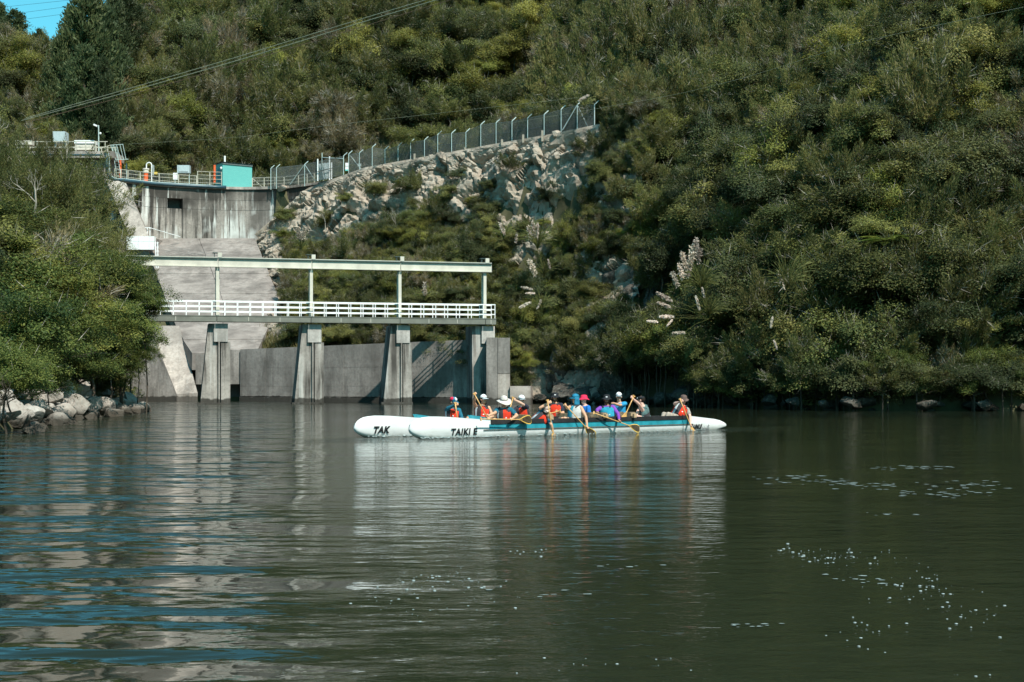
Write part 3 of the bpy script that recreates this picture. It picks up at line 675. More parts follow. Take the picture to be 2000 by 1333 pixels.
# raised platform on the abutment
Yp = 146.5
pf = thing('intake_platform', 'raised concrete platform with railing on the abutment above the bush', 'platform', P(180, 305, Yp))
x0, x1 = PX(30, Yp), PX(222, Yp)
MB().box(((x0 + x1) / 2, Yp + 2, PZ(302, Yp)), (x1 - x0, 4.0, PZ(296, Yp) - PZ(309, Yp))).build('deck_slab', M['pale_concrete'], pf)
MB().box(((x0 + x1) / 2 - .5, Yp - .04, PZ(302.5, Yp)), (x1 - x0 - 1.2, .06, .10)).build('cable_tray', M['pipe'], pf)
MB().box((PX(193, Yp), Yp + 2, PZ(309, Yp) - 2.6), (1.9, 2.6, 5.1)).build('support_wall', M['chute'], pf)
zt = PZ(296, Yp)
for off in (.1, 3.9):
    for h in (.45, 1.02): MB().box(((x0 + x1) / 2 - .3, Yp + off, zt + h), (x1 - x0 - .7, .05, .08)).build('rail', M['rail'], pf)
    for k in range(10): MB().box((x0 + .2 + k * (x1 - x0 - 1.1) / 9, Yp + off, zt + .5), (.07, .07, 1.0)).build('railing_post', M['rail'], pf)
lx = PX(222, Yp)
sr = thing('access_ladder', 'caged steel ladder leaning down from the platform to the crest', 'ladder', (lx + .5, Yp + .8, ZC))
la, lb = P(219, 284, Yp + .5), P(229, 352, Yp + .9)
for off in (0, .42): MB().tube([la + Vector((off, 0, .0)), lb + Vector((off, 0, 0))], .035, 6).build('side_rail', M['galv'], sr)
for k in range(12): MB().tube([la.lerp(lb, (k + .5) / 12), la.lerp(lb, (k + .5) / 12) + Vector((.42, 0, 0))], .02, 5).build('rung', M['galv'], sr)
for k, dx in enumerate((0, .28, .6, .95, 1.25)): MB().tube([P(216, 284, Yp + .4) + Vector((dx, 0, dx * .1)), P(226, 313, Yp + .6) + Vector((dx * .85, 0, dx * .05))], .03, 5).build('cage_bar', M['galv'], sr)
for (a, b_) in ((216, 284), (226, 313)): MB().tube([P(a, b_, Yp + .4), P(a, b_, Yp + .4) + Vector((1.28, .1, .1))], .035, 5).build('cage_hoop', M['galv'], sr)
gr = thing('platform_gate', 'pale angled handrail at the platform end beside the ladder', 'handrail', P(208, 297, Yp))
MB().tube([P(196, 291, Yp - .1), P(216, 284, Yp - .1)], .05, 6).build('top_rail', M['rail'], gr)
for q in ((199, 290, 299), (211, 286.5, 299)): MB().box(((PX(q[0], Yp)), Yp - .1, (PZ(q[1], Yp) + PZ(q[2], Yp)) / 2), (.09, .09, PZ(q[1], Yp) - PZ(q[2], Yp))).build('baluster', M['rail'], gr)
tk = stand(103, 257, 127, 277, 148, 1.2, 'grey_tank', M['cabinet'], 'square pale grey tank standing on legs above the abutment bush', 'tank')
for x in (105, 125): MB().box((PX(x, 148), 148.5, PZ(282, 148)), (.12, .12, .65)).build('leg', M['white'], tk)
hb = stand(146, 282, 183, 293, 148.5, 1.2, 'equipment_hut', M['cream'], 'long low cream equipment box on the platform beside the lamp pole', 'box')
MB().box(P(164.5, 277.5, 148.45) + Vector((0, .62, 0)), (2.05, 1.34, .34)).build('lid', M['white'], hb)
lp = thing('lamp_pole', 'slim pale pole with floodlight standing on the platform', 'lamp post', P(193, 297, 147.5))
MB().tube([P(193, 297, 147.5), P(192.5, 245, 147.5)], .06, 8).build('pole', M['galv'], lp)
MB().box(P(187, 245.5, 147.5), (.42, .3, .16), (Vector((.9, 0, -.4)).normalized(), Vector((0, 1, 0)), Vector((.4, 0, .9)).normalized())).build('floodlight', M['white'], lp)
MB().ball(P(196, 261, 147.4), .12).build('camera_dome', M['white'], lp)
stand(30, 275, 62, 283, 149, .8, 'parapet_box', M['cream'], 'cream parapet box mostly hidden by the bush', 'box')

# white water-level cabinet on the left of the chute head
wc = thing('gauge_cabinet', 'white panelled cabinet half hidden by leaves beside the chute head', 'cabinet', P(280, 488, 143))
for k, (a, b_) in enumerate(((247, 270), (270.3, 291), (291.3, 301))):
    for j, (c, d) in enumerate(((462, 472), (472.3, 488))):
        A = P(a, c, 143); Bp = P(b_, d, 143); MB().box(((A.x + Bp.x) / 2, 143.4, (A.z + Bp.z) / 2), (Bp.x - A.x, .8, A.z - Bp.z)).build('panel', M['white'], wc)
wr = thing('white_handrail', 'white handrail at the dam foot above the white cabinet', 'handrail', P(285, 465, 144))
for a, b_ in (((251, 444.5), (293, 445.5)), ((293, 445.5), (352, 463))): MB().tube([P(*a, 144), P(*b_, 144 + (3.5 if b_[0] > 300 else 0))], .04, 5).build('rail', M['white'], wr)
for x in (270, 273, 288, 293): MB().box(P(x, 454, 144.2), (.07, .07, 1.0)).build('baluster', M['white'], wr)
ld = thing('gauge_ladder', 'thin pale ladder strip fixed to the chute wall below the white cabinet', 'ladder', P(306, 520, 140))
for x in (304, 308): MB().tube([P(x, 473, 142.8), P(x + 1, 545, 138.5)], .035, 5).build('side_rail', M['white'], ld)
for k in range(8): MB().tube([P(304, 475 + k * 8, 142.7 - k * .45), P(310, 475 + k * 8, 142.7 - k * .45)], .025, 5).build('rung', M['white'], ld)

# ------------------------------------------------------------------ the mesh fence along the rock
fe = thing('security_fence', 'long mesh security fence with cranked posts climbing along the top of the rock', 'fence', FENCE[10])
PH = 1.97; crank = Vector((.36, .12, .34))
for i, f in enumerate(FENCE):
    mbk = MB(); tp = f + Vector((0, 0, PH)); mbk.tube([f - Vector((0, 0, .3)), tp - Vector((0, 0, .02)), tp + crank * .25, tp + crank], .045, 6); mbk.build('fence_post', M['galv'], fe)
def brace(i, dx, dy): f = FENCE[i]; MB().tube([f + Vector((0, 0, PH)), f + Vector((dx, dy, 0))], .04, 5).build('brace', M['galv'], fe)
brace(2, 1.35, -1.2); brace(2, -1.7, 1.0); brace(4, 1.6, -.9); brace(20, -1.2, .6); brace(20, .9, -.3)
for i in range(len(FENCE) - 1):
    if i == 3: continue
    a, b_ = FENCE[i], FENCE[i + 1]; d = b_ - a; L_ = math.hypot(d.x, d.y); mbk = MB(); up = Vector((0, 0, 1)); hd = d / L_; sp = .17
    n_ = int((L_ + PH) / sp)
    for sgn in (1, -1):
        for k in range(n_):
            s0 = k * sp - (PH if sgn > 0 else 0); u0, z0, u1, z1 = s0, 0.0, s0 + sgn * PH, PH
            if sgn < 0: u0 = k * sp; u1 = u0 - PH
            # clip to bay
            for _ in range(2):
                if u0 > u1: u0, z0, u1, z1 = u1, z1, u0, z0
                if u0 < 0: z0 = z0 + (z1 - z0) * (-u0) / (u1 - u0); u0 = 0
                if u1 > L_: z1 = z0 + (z1 - z0) * (L_ - u0) / (u1 - u0); u1 = L_
            if u1 - u0 < .05: continue
            A = a + hd * u0 + up * z0; Bp = a + hd * u1 + up * z1
            mbk.tube([A, Bp], .013, 3, caps=False)
    for h in (.05, PH * .5, PH - .05): mbk.tube([a + up * h, b_ + up * h], .013, 4)
    tag(mbk.build('wire_mesh', M['mesh'], fe), kind='stuff')
gt = thing('fence_gate', 'white framed gate with corrugated panel in the fence at the end of the dam', 'gate', P(633, 352, 146.6))
for k in range(4): A = P(621.5 + k * 5.8, 320.5 - k * .8, 146.6); Bp = P(627 + k * 5.8, 353 - k * 1.2, 146.6); MB().box(((A.x + Bp.x) / 2, 146.6, (A.z + Bp.z) / 2), (Bp.x - A.x - .02, .05, A.z - Bp.z)).build('panel', M['cabinet'], gt)
for x, yt, yb in ((620.5, 311, 354), (643.5, 306, 352), (647.5, 318, 350)): A = P(x, yt, 146.5); Bp = P(x, yb, 146.5); MB().tube([Bp, A], .07, 6).build('gate_post', M['white'], gt)
MB().tube([P(629, 308, 146.4), P(670, 310.5, 143.8)], .04, 5).build('top_bar', M['galv'], gt); MB().tube([P(629, 299, 146.4), P(629, 346, 146.4)], .045, 5).build('gate_post', M['galv'], gt); MB().tube([P(620, 336, 146.3), P(648, 329, 146.3)], .05, 5).build('latch_bar', M['deck'], gt)
for x, ya, yb, lab, mt in ((677.5, 318.5, 324.5, 'small white sign on the fence beside the gate, upper of two', 'white'), (677.3, 325.5, 334, 'white sign with teal foot on the fence, lower of two', 'white'), (702, 320, 325.5, 'small grey box sign on a fence post past the gate', 'cabinet')):
    A = P(x, ya, 142.6); Bp = P(x, yb, 142.6); sg = thing('fence_sign', lab, 'sign', Bp); MB().box(((A + Bp) / 2), (.30 if x < 700 else .36, .03, A.z - Bp.z)).build('plate', M[mt], sg)
    if yb == 334: MB().box(Bp + Vector((0, -.02, .06)), (.30, .03, .14)).build('foot_panel', M['teal'], sg)
for i, (zx, z0, z1) in enumerate(((942, 345, 392), (1027, 350, 382), (1225, 310, 345), (1430, 265, 292), (1548, 238, 275), (1655, 215, 268))):
    x = 480 + zx / 2.857; Y = np.interp(x, [800, 1060], [133.5, 118.8]); a = P(x, 180 + z1 / 2.857 + 3, Y); b_ = P(x, 180 + z0 / 2.857, Y)
    o = MB().box((a + b_) / 2, (.18, .18, b_.z - a.z)).build('timber_post', M['post'])
    tag(o, ['short pale timber post low on the fence, first uphill from the bush', 'short timber post by the round bush at the rock edge', 'short post at the rock edge before the cliff shoulder', 'short post on the bare cliff shoulder', 'short pale post next uphill on the cliff shoulder', 'tall timber post highest on the cliff edge by the fence'][i], 'post', 'timber posts along the cliff edge')

# fence and wires behind the crest
bf = thing('crest_fence', 'thin dark mesh fence behind the crest railing', 'fence', crest(340, 5)); mbk = MB()
fp = [crest(px, 6.0, 0.0) for px in (232, 280, 330, 380, 430, 480, 525)]
for a in fp: MB().tube([a - Vector((0, 0, 1.5)), a + Vector((0, 0, 2.0))], .035, 5).build('fence_post', M['deck'], bf)
for i in range(6):
    a, b_ = fp[i], fp[i + 1]
    for k in range(14): mbk.tube([a.lerp(b_, k / 14), a.lerp(b_, min(1, (k + .6) / 14)) + Vector((0, 0, 1.9))], .01, 3, caps=False)
    for k in range(14): mbk.tube([a.lerp(b_, (k + .6) / 14), a.lerp(b_, k / 14) + Vector((0, 0, 1.9))], .01, 3, caps=False)
for h in (.9, 1.9): mbk.tube([a + Vector((0, 0, h)) for a in fp], .014, 4)
tag(mbk.build('wire_mesh', M['mesh'], bf), kind='stuff')

def wire(pxy, Ya, Yb, r, mat, label, sag=0.0, name='power_line'):
    pts = []; n_ = 28; xs = [q[0] for q in pxy]; yy = [q[1] for q in pxy]
    for k in range(n_ + 1):
        x = xs[0] + (xs[-1] - xs[0]) * k / n_; y = np.interp(x, xs, yy); pts.append(P(x, y, Ya + (Yb - Ya) * k / n_))
    for _ in range(3): pts = [pts[0]] + [(pts[i - 1] + pts[i] * 2 + pts[i + 1]) / 4 for i in range(1, len(pts) - 1)] + [pts[-1]]
    o = MB().tube(pts, r, 5).build(name, mat); tag(o, label, 'power line', 'overhead wires'); return o
wm = plain('pale_wire', (.36, .36, .26), .5); wm2 = plain('brown_wire', (.20, .12, .08), .6); wm3 = plain('dark_wire', (.03, .06, .07), .6)
wire([(48, 232), (240, 177), (480, 107), (690, 42), (880, -14)], 148, 118, .030, wm, 'pale overhead wire crossing the hillside, uppermost of three')
wire([(42, 236), (240, 183), (480, 114), (700, 46), (900, -14)], 147, 117, .034, wm, 'pale overhead wire crossing the hillside, middle of three')
wire([(50, 240), (240, 190), (480, 121), (700, 55), (920, -12)], 146, 116, .026, wm2, 'brownish overhead wire crossing the hillside, lowest of three')
wire([(1000, 240), (1100, 224), (1330, 184), (1480, 146), (1660, 86), (2010, 12)], 112, 70, .009, wm, 'single overhead wire passing in front of the bush at upper right')
wire([(250, 282), (480, 268), (600, 250), (790, 229), (1140, 190)], 156, 116, .010, wm, 'thin cable strung behind the fence above the dam')
for i, q in enumerate((((-20, 17), (200, -6)), ((-20, 34), (230, 0)), ((-20, 47), (230, 14)))):
    wire(q, 240, 220, .022, wm3, ['faint wire against the blue sky, top one', 'faint wire against the blue sky, middle one', 'faint wire against the blue sky, bottom one'][i])

# ------------------------------------------------------------------ plants: meshes of each kind
def unit(v): return v / np.maximum(1e-9, np.linalg.norm(v, axis=-1, keepdims=True))
def rdir(n, zmin=-1.0):
    v = rng.normal(size=(int(n * 3 / max(.3, (1 - zmin) / 2)) + 30, 3)); v = unit(v); v = v[v[:, 2] > zmin]; return v[:n]
def leaf_mesh(name, C, A, S, tint, mats, mi=None):
    n = len(C); V = np.stack([C, C + A * .45 + S, C + A, C + A * .45 - S], 1).reshape(-1, 3).astype(np.float32)
    me = bpy.data.meshes.new(name)
    me.vertices.add(n * 4); me.vertices.foreach_set('co', V.ravel())
    me.loops.add(n * 4); me.loops.foreach_set('vertex_index', np.arange(n * 4, dtype=np.int32))
    me.polygons.add(n); me.polygons.foreach_set('loop_start', np.arange(0, n * 4, 4, dtype=np.int32))
    me.update(calc_edges=True)
    a = me.attributes.new('tint', 'FLOAT', 'POINT'); a.data.foreach_set('value', np.repeat(tint, 4).astype(np.float32))
    for m in (mats if isinstance(mats, (list, tuple)) else [mats]): me.materials.append(m)
    if mi is not None: me.polygons.foreach_set('material_index', mi.astype(np.int32))
    return me
def clumps(n, flat, zmin=-.45, inner=.45):
    d = rdir(n, zmin); r = rng.uniform(inner * .7, .86, (n, 1)); r = np.where(rng.uniform(0, 1, (n, 1)) < .22, rng.uniform(.85, 1.2, (n, 1)), r); c = d * r + rng.normal(0, .10, (1, 3)); c[:, 2] *= flat
    c[:, :2] *= (1 + 0.25 * rng.normal(size=(n, 1))).clip(.6, 1.35); return c
def crown_mesh(name, mat, nc, per, flat, rc, ll, lw, mode, droop=0.0, wood=0.0, tb=0.45):
    c = clumps(nc, flat); C = []; A = []; S = []; T = []; MI = []
    for k in range(nc):
        n = int(per * rng.uniform(.6, 1.4)); d = rdir(n, -.75); rr = rc * rng.uniform(.65, 1.35)
        ct = rng.normal(0, .13)
        p = d * (rng.uniform(.15, 1, (n, 1)) ** .5) * rr
        out = unit(c[k] + np.array([0, 0, .25])); e = rng.uniform(-.25, .25, 3)
        if mode == 'feather':
            o_ = unit(out + np.array([0, 0, .75]) + e); la = (p * o_).sum(1, keepdims=True); f_ = (la / rr + 1) * .5
            p = (p - o_ * la) * (1.05 - .80 * f_) + o_ * la * 1.75
        else:
            o_ = unit(out * np.array([1, 1, .35]) + np.array([0, 0, -droop * .5]) + e * .6); la = (p * o_).sum(1, keepdims=True)
            p[:, 2] *= .62 if mode == 'bush' else .58; p = p + o_ * la * (.3 if mode == 'bush' else .6) + rng.normal(0, .035, (n, 3)); p[:, 2] -= (np.abs(la[:, 0]) / rr) ** 2 * rr * .42
        if mode == 'feather':
            ax = unit(d * .55 + out * .55 + np.array([0, 0, .55]) + rng.normal(size=(n, 3)) * .45)
            nr = rng.normal(size=(n, 3))
        else:
            nr = unit(np.array([0, 0, 1.0]) + d * .55 + out * .4 + rng.normal(size=(n, 3)) * .38)
            ax = unit(np.cross(nr, rng.normal(size=(n, 3))) + out * .35 - np.array([0, 0, droop]))
        sd = unit(np.cross(nr, ax)); l = ll * rng.uniform(.6, 1.4, (n, 1)); wdt = lw * rng.uniform(.7, 1.3, (n, 1))
        C.append(c[k] + p); A.append(ax * l); S.append(sd * wdt * .5); T.append((tb + ct + rng.normal(0, .17, n)).clip(0, 1)); MI.append(np.zeros(n))
        if wood:
            m = int(per * wood); d2 = rdir(m, -.3); ax = unit(d2 * .5 + out * .6 + rng.normal(size=(m, 3)) * .35)
            C.append(c[k] + d2 * rr * .25); A.append(ax * rng.uniform(.15, .42, (m, 1))); S.append(unit(np.cross(ax, rng.normal(size=(m, 3)))) * .005); T.append(np.full(m, .5)); MI.append(np.ones(m))
    return leaf_mesh(name, np.concatenate(C), np.concatenate(A), np.concatenate(S), np.concatenate(T), [mat, M['dead']], np.concatenate(MI))
def pine_mesh(name, mat, lev, per, conic=True):
    C = []; A = []; S = []; T = []
    for k in range(lev):
        f = k / (lev - 1); z = -1 + 2.6 * f; rad = (1.0 - f) ** .75 * (1.0 if conic else 1.25) + .10; nb = max(4, int(8 * (1 - f) + 4))
        for b_ in range(nb):
            a = rng.uniform(0, 6.28); rb = rad * rng.uniform(.6, 1.12); st = np.array([0, 0, z]); tip = np.array([math.cos(a) * rb, math.sin(a) * rb, z + rb * rng.uniform(.10, .42)])
            n = int(per * (0.4 + rb)); s = rng.uniform(.25, 1, (n, 1)); p = st + (tip - st) * s + rng.normal(size=(n, 3)) * np.array([.055, .055, .04]) * (.5 + s)
            dd = unit(tip - st); ax = unit(dd * .6 + np.array([0, 0, .5]) + rng.normal(size=(n, 3)) * .5)
            C.append(p); A.append(ax * rng.uniform(.07, .15, (n, 1))); S.append(unit(np.cross(ax, rng.normal(size=(n, 3)))) * .019); T.append((.46 + rng.normal(0, .17, n)).clip(0, 1))
    return leaf_mesh(name, np.concatenate(C), np.concatenate(A), np.concatenate(S), np.concatenate(T), mat)

CROWN = {
 'feathery': [crown_mesh('crown', L['feathery'], 30, 420, .80, .30, .10, .021, 'feather', wood=.045) for _ in range(5)],
 'broad': [crown_mesh('crown', L['broad'], 28, 520, .74, .34, .056, .036, 'broad', .25, wood=.012) for _ in range(5)],
 'yellow': [crown_mesh('crown', L['yellow'], 28, 480, .75, .34, .054, .034, 'broad', .3, wood=.012) for _ in range(3)],
 'dark': [crown_mesh('crown', L['dark'], 28, 520, .85, .35, .056, .036, 'broad', .3, wood=.012) for _ in range(3)],
 'brown': [crown_mesh('crown', L['brown'], 26, 330, .80, .30, .10, .019, 'feather', wood=.16) for _ in range(4)],
 'near': [crown_mesh('crown', L['nearleaf'], 62, 480, .86, .25, .044, .025, 'bush', .1, wood=.004) for _ in range(4)],
 'nearfeather': [crown_mesh('crown', L['feathery'], 52, 520, .62, .24, .060, .011, 'feather', wood=.006, tb=.40) for _ in range(4)],
 'pine': [pine_mesh('crown', L['pine'], 22, 170), pine_mesh('crown', L['pine'], 16, 180, False)],
 'conifer': [pine_mesh('crown', L['feathery'], 16, 60)],
}
def trunk_mesh(seed, mat, limbs=5):
    r = random.Random(seed); mb = MB(); pts = [Vector((0, 0, -.15))]; 
    for k in range(1, 5): pts.append(Vector((r.uniform(-.05, .05) * k, r.uniform(-.05, .05) * k, k / 4)))
    mb.tube(pts, [.055, .045, .04, .034, .026], 6)
    return mb.mesh('trunk', mat, True)
def limb_mesh(seed, mat, n=11):
    r = random.Random(seed); mb = MB()
    for k in range(n):
        a = r.uniform(0, 6.28); e = r.uniform(-.1, .9); d = Vector((math.cos(a) * math.cos(e), math.sin(a) * math.cos(e), math.sin(e) * .8)); p = Vector((0, 0, -.55)); pts = [p]; 
        for j in range(1, 5): pts.append(p + d * (j / 4) * r.uniform(.8, 1.0) + Vector((r.uniform(-.06, .06), r.uniform(-.06, .06), .06 * j)))
        mb.tube(pts, [.017, .012, .009, .006, .003], 4, caps=False)
        q = pts[2]; d2 = (d + Vector((r.uniform(-.7, .7), r.uniform(-.7, .7), r.uniform(-.1, .5)))).normalized(); mb.tube([q, q + d2 * .2, q + d2 * .42], [.008, .005, .002], 4, caps=False)
    return mb.mesh('branches', mat, True)
TRUNK = [trunk_mesh(i, M['bark']) for i in range(4)]; LIMB = [limb_mesh(i, M['bark']) for i in range(4)]; GREYLIMB = [limb_mesh(20 + i, M['dead'], 14) for i in range(3)]

# ------------------------------------------------------------------ where the plants stand
def proj(X, Y, Z): return CX + FPX * X / Y, HY - FPX * (Z - CAMH) / Y
def hit(px, py, y0=30, y1=330):
    Ys = np.arange(y0, y1, .5); X = (px - CX) / FPX * Ys; Z = CAMH + (HY - py) / FPX * Ys; G = groundz(X, Ys)
    k = np.nonzero(G > Z)[0]
    if not len(k): return None
    return Vector((X[k[0]], Ys[k[0]], G[k[0]]))
CLEAR = [(222, 236, 640, 372, 163), (258, 366, 512, 470, 150), (306, 470, 545, 690, 150), (300, 495, 1000, 640, 105.5), (262, 636, 470, 800, 121), (470, 660, 600, 800, 118.5), (600, 660, 720, 800, 114.5), (720, 660, 830, 800, 111), (830, 655, 1000, 800, 106.5), (1000, 745, 1040, 800, 105), (40, 252, 236, 300, 148)]
for i in range(len(FENCE_PX) - 1):
    a, b_ = FENCE_PX[i], FENCE_PX[i + 1]; CLEAR.append((a[0] - 4, min(a[1], b_[1]) - 58, b_[0] + 4, max(a[1], b_[1]) + 3, a[2] + .7))
BARE = [[(486, 405), (600, 362), (720, 338), (735, 400), (640, 445), (560, 430), (500, 475)], [(716, 325), (870, 310), (850, 362), (730, 395)], [(880, 295), (1128, 255), (1118, 400), (1065, 440), (1010, 345), (900, 335)],
        [(1000, 345), (1066, 440), (1030, 505), (975, 460)], [(1165, 520), (1240, 480), (1322, 500), (1318, 590), (1245, 640), (1190, 620)], [(1370, 420), (1420, 400), (1425, 520), (1385, 520)], [(1062, 718), (1180, 725), (1190, 800), (1040, 800)]]
def inpoly(x, y, poly):
    c = False; j = len(poly) - 1
    for i in range(len(poly)):
        if (poly[i][1] > y) != (poly[j][1] > y) and x < (poly[j][0] - poly[i][0]) * (y - poly[i][1]) / (poly[j][1] - poly[i][1]) + poly[i][0]: c = not c
        j = i
    return c
def blocked(x, y, z, r, hh):
    px, pyc = proj(x, y, z + hh); pr = FPX * r / y * .92
    y0, y1 = pyc - pr * .75, pyc + pr * .6
    for (a, b_, c, d, ym) in CLEAR:
        if y < ym and px + pr > a and px - pr < c and y1 > b_ and y0 < d: return True
    return False

# landmarks the labels lean on
LAND = [('the largest pale boulder', 250, 787, 72), ('the slanted grey boulder', 125, 768, 60), ('the thin waterline twigs', 45, 835, 40), ('the paddler in purple', 1185, 775, 42), ('the red bucket hat', 1140, 772, 42), ('the stern tip', 1415, 790, 46), ('the stepped end block', 1015, 765, 104), ('the teal shed', 463, 340, 152), ('the orange pump', 285, 335, 150), ('the lamp pole', 192, 270, 147), ('the square grey tank', 115, 267, 148), ('the white fence gate', 633, 335, 146),
        ('the rock-edge bush', 873, 325, 130), ('the bare cliff shoulder', 1060, 340, 118), ('the last fence post', 1130, 225, 117), ('the gantry end', 955, 525, 105), ('the dam foot by the rocks', 520, 440, 147),
        ('the big pampas clump', 1345, 520, 88), ('the three upright plumes', 1043, 450, 112), ('the tree fern', 1700, 490, 86), ('the tallest pine', 175, 120, 185), ('the blue gap of sky', 95, 60, 240),
        ('the dead white tree', 1265, 130, 130), ('the sprawling dead branches', 1790, 440, 84), ('the reddish twigs', 1850, 590, 80), ('the single wire', 1480, 146, 100),
        ('the upper right corner', 1980, 20, 100), ('the top edge above the dam', 520, 20, 230), ('the top edge above the fence', 950, 20, 200), ('the top edge at right', 1450, 20, 130), ('the stern of the canoe', 1400, 790, 85), ('the brown-hatted steersman', 1330, 760, 90),
        ('the dark rock face', 1250, 560, 95), ('the pale boulders', 180, 770, 65), ('the white railing end', 330, 600, 75), ('the white panelled cabinet', 280, 470, 90), ('the left waterline', 30, 780, 50), ('the slender conifer', 1065, 110, 175), ('the right edge mid-height', 1960, 650, 76), ('the power lines', 450, 120, 220)]
KINDS = {'feathery': ('feathery_bush', 'olive feathery bush', 'bush'), 'broad': ('broadleaf_tree', 'green broadleaf tree', 'tree'), 'yellow': ('yellow_green_bush', 'yellow-green leafy bush', 'bush'),
         'dark': ('dark_evergreen', 'dark green evergreen', 'tree'), 'brown': ('twiggy_bush', 'brown twiggy bush', 'bush'), 'near': ('bank_bush', 'dense green bank bush', 'bush'), 'nearfeather': ('tea_tree', 'olive tea tree with layered crown', 'tree')}
labels_used = {}
def label_for(desc, px, py, r, pr):
    best = min(LAND, key=lambda l: math.hypot(l[1] - px, (l[2] - py) * 1.2)); dx = px - best[1]; dy = py - best[2]; dist = math.hypot(dx, dy)
    size = 'tiny' if pr < 14 else 'small' if pr < 24 else 'middling' if pr < 36 else 'large' if pr < 52 else 'huge'
    dirs = ['right of', 'low right of', 'below', 'low left of', 'left of', 'high left of', 'above', 'high right of']
    k = int(((math.atan2(dy, dx) + math.pi / 8) % (2 * math.pi)) / (math.pi / 4)) % 8
    band = 'right at' if dist < 22 else 'close' if dist < 65 else 'somewhat' if dist < 115 else 'well' if dist < 190 else 'far'
    lab = f"{size} {desc} {band} {best[0]}" if band == 'right at' else f"{size} {desc} {band} {dirs[k]} {best[0]}"
    return lab
def plant(kind, x, y, z, r, hh, var=None, rotz=None, label=None, flat=1.0, limbs=False, name=None, cat=None):
    """one plant: Empty at its foot > crown, trunk (and branches)"""
    nm, desc, ct = KINDS.get(kind, (name, label, cat)); nm = name or nm
    root = bpy.data.objects.new(nm, None); root.location = (x, y, z); root.empty_display_size = .2; col.objects.link(root)
    px, py = proj(x, y, z + hh)
    root['label'] = label or label_for(desc, px, py, r, FPX * r / y); root['category'] = cat or ct; 
    vs = CROWN[kind]; me = vs[var if var is not None else random.randrange(len(vs))]
    c = bpy.data.objects.new('crown', me); c.parent = root; c.location = (0, 0, hh); c.scale = (r * random.uniform(.9, 1.1), r * random.uniform(.9, 1.1), r * flat * random.uniform(.88, 1.12)); c.rotation_euler = (random.uniform(-.12, .12), random.uniform(-.12, .12), rotz if rotz is not None else random.uniform(0, 6.28)); col.objects.link(c)
    tr = bpy.data.objects.new('trunk', random.choice(TRUNK)); tr.parent = root; tr.scale = (r * .75, r * .75, hh); tr.rotation_euler = (0, 0, random.uniform(0, 6.28)); col.objects.link(tr)
    if limbs:
        lb_ = bpy.data.objects.new('branches', random.choice(LIMB)); lb_.parent = root; lb_.location = (0, 0, hh); lb_.scale = (r * .95, r * .95, r * flat * .95); lb_.rotation_euler = (0, 0, random.uniform(0, 6.28)); col.objects.link(lb_)
    labels_used.setdefault(root['label'], []).append(root)
    return root

# --- the trees of the near left bank, one by one (crown centre column, row, distance, crown radius)
NEARS = [('nearfeather', 138, 362, 88, 2.0), ('nearfeather', 88, 340, 90, 2.3), ('nearfeather', 138, 402, 84, 1.8), ('nearfeather', 120, 400, 82, 3.0), ('nearfeather', 55, 395, 80, 2.8), ('nearfeather', 165, 488, 80, 1.7), ('nearfeather', 140, 470, 77, 2.3),
         ('nearfeather', 82, 480, 74, 2.6), ('near', 20, 450, 70, 2.6), ('near', 180, 560, 72, 2.4), ('near', 238, 575, 70, 2.0), ('near', 286, 600, 69, 1.15), ('near', 110, 560, 68, 2.6), ('near', 40, 560, 62, 2.6), ('near', 245, 650, 69, 1.7),
         ('near', 180, 650, 65, 2.3), ('near', 100, 650, 58, 2.3), ('near', 30, 660, 50, 2.2), ('near', 150, 715, 61, 1.5), ('near', 215, 705, 66, 1.5), ('near', 60, 730, 50, 1.5), ('near', 10, 740, 41, 1.2), ('near', 255, 530, 74, 1.3), ('nearfeather', 14, 345, 84, 2.8),
         ('near', 95, 745, 52, .9), ('near', 222, 745, 69, .9), ('near', 270, 690, 72, 1.0), ('nearfeather', 222, 522, 82, 1.0)]
for kd, px, py, Y, r in NEARS:
    c = P(px, py, Y); gz = float(H(np.array([c.x]), np.array([Y]))[0]); hh = max(.5 * r, c.z - gz); plant(kd, c.x, Y, c.z - hh, r, hh, limbs=True)

# --- the hillsides
def spots(n, xr, yr, rmin, rmax, gap):
    X = rng.uniform(*xr, n); Y = rng.uniform(*yr, n); return X, Y
taken = {}
def free(x, y, z, r, gap):
    g = 6.0; kx, ky, kz = int(x // g), int(y // g), int(z // g)
    for i in (-1, 0, 1):
        for j in (-1, 0, 1):
            for k in (-1, 0, 1):
                for (a, b_, c, d) in taken.get((kx + i, ky + j, kz + k), ()):
                    if (a - x) ** 2 + (b_ - y) ** 2 + (c - z) ** 2 < ((d + r) * gap) ** 2: return False
    taken.setdefault((kx, ky, kz), []).append((x, y, z, r)); return True
cand = []
zones = [((-8, 60), (62, 128), 24000, .75, 2.5), ((-30, 75), (120, 185), 16000, 1.1, 2.9), ((-95, 130), (175, 330), 16000, 1.6, 3.8), ((-110, -22), (50, 185), 8000, 1.6, 2.7), ((-28, 13), (95, 152), 14000, .6, 1.45)]
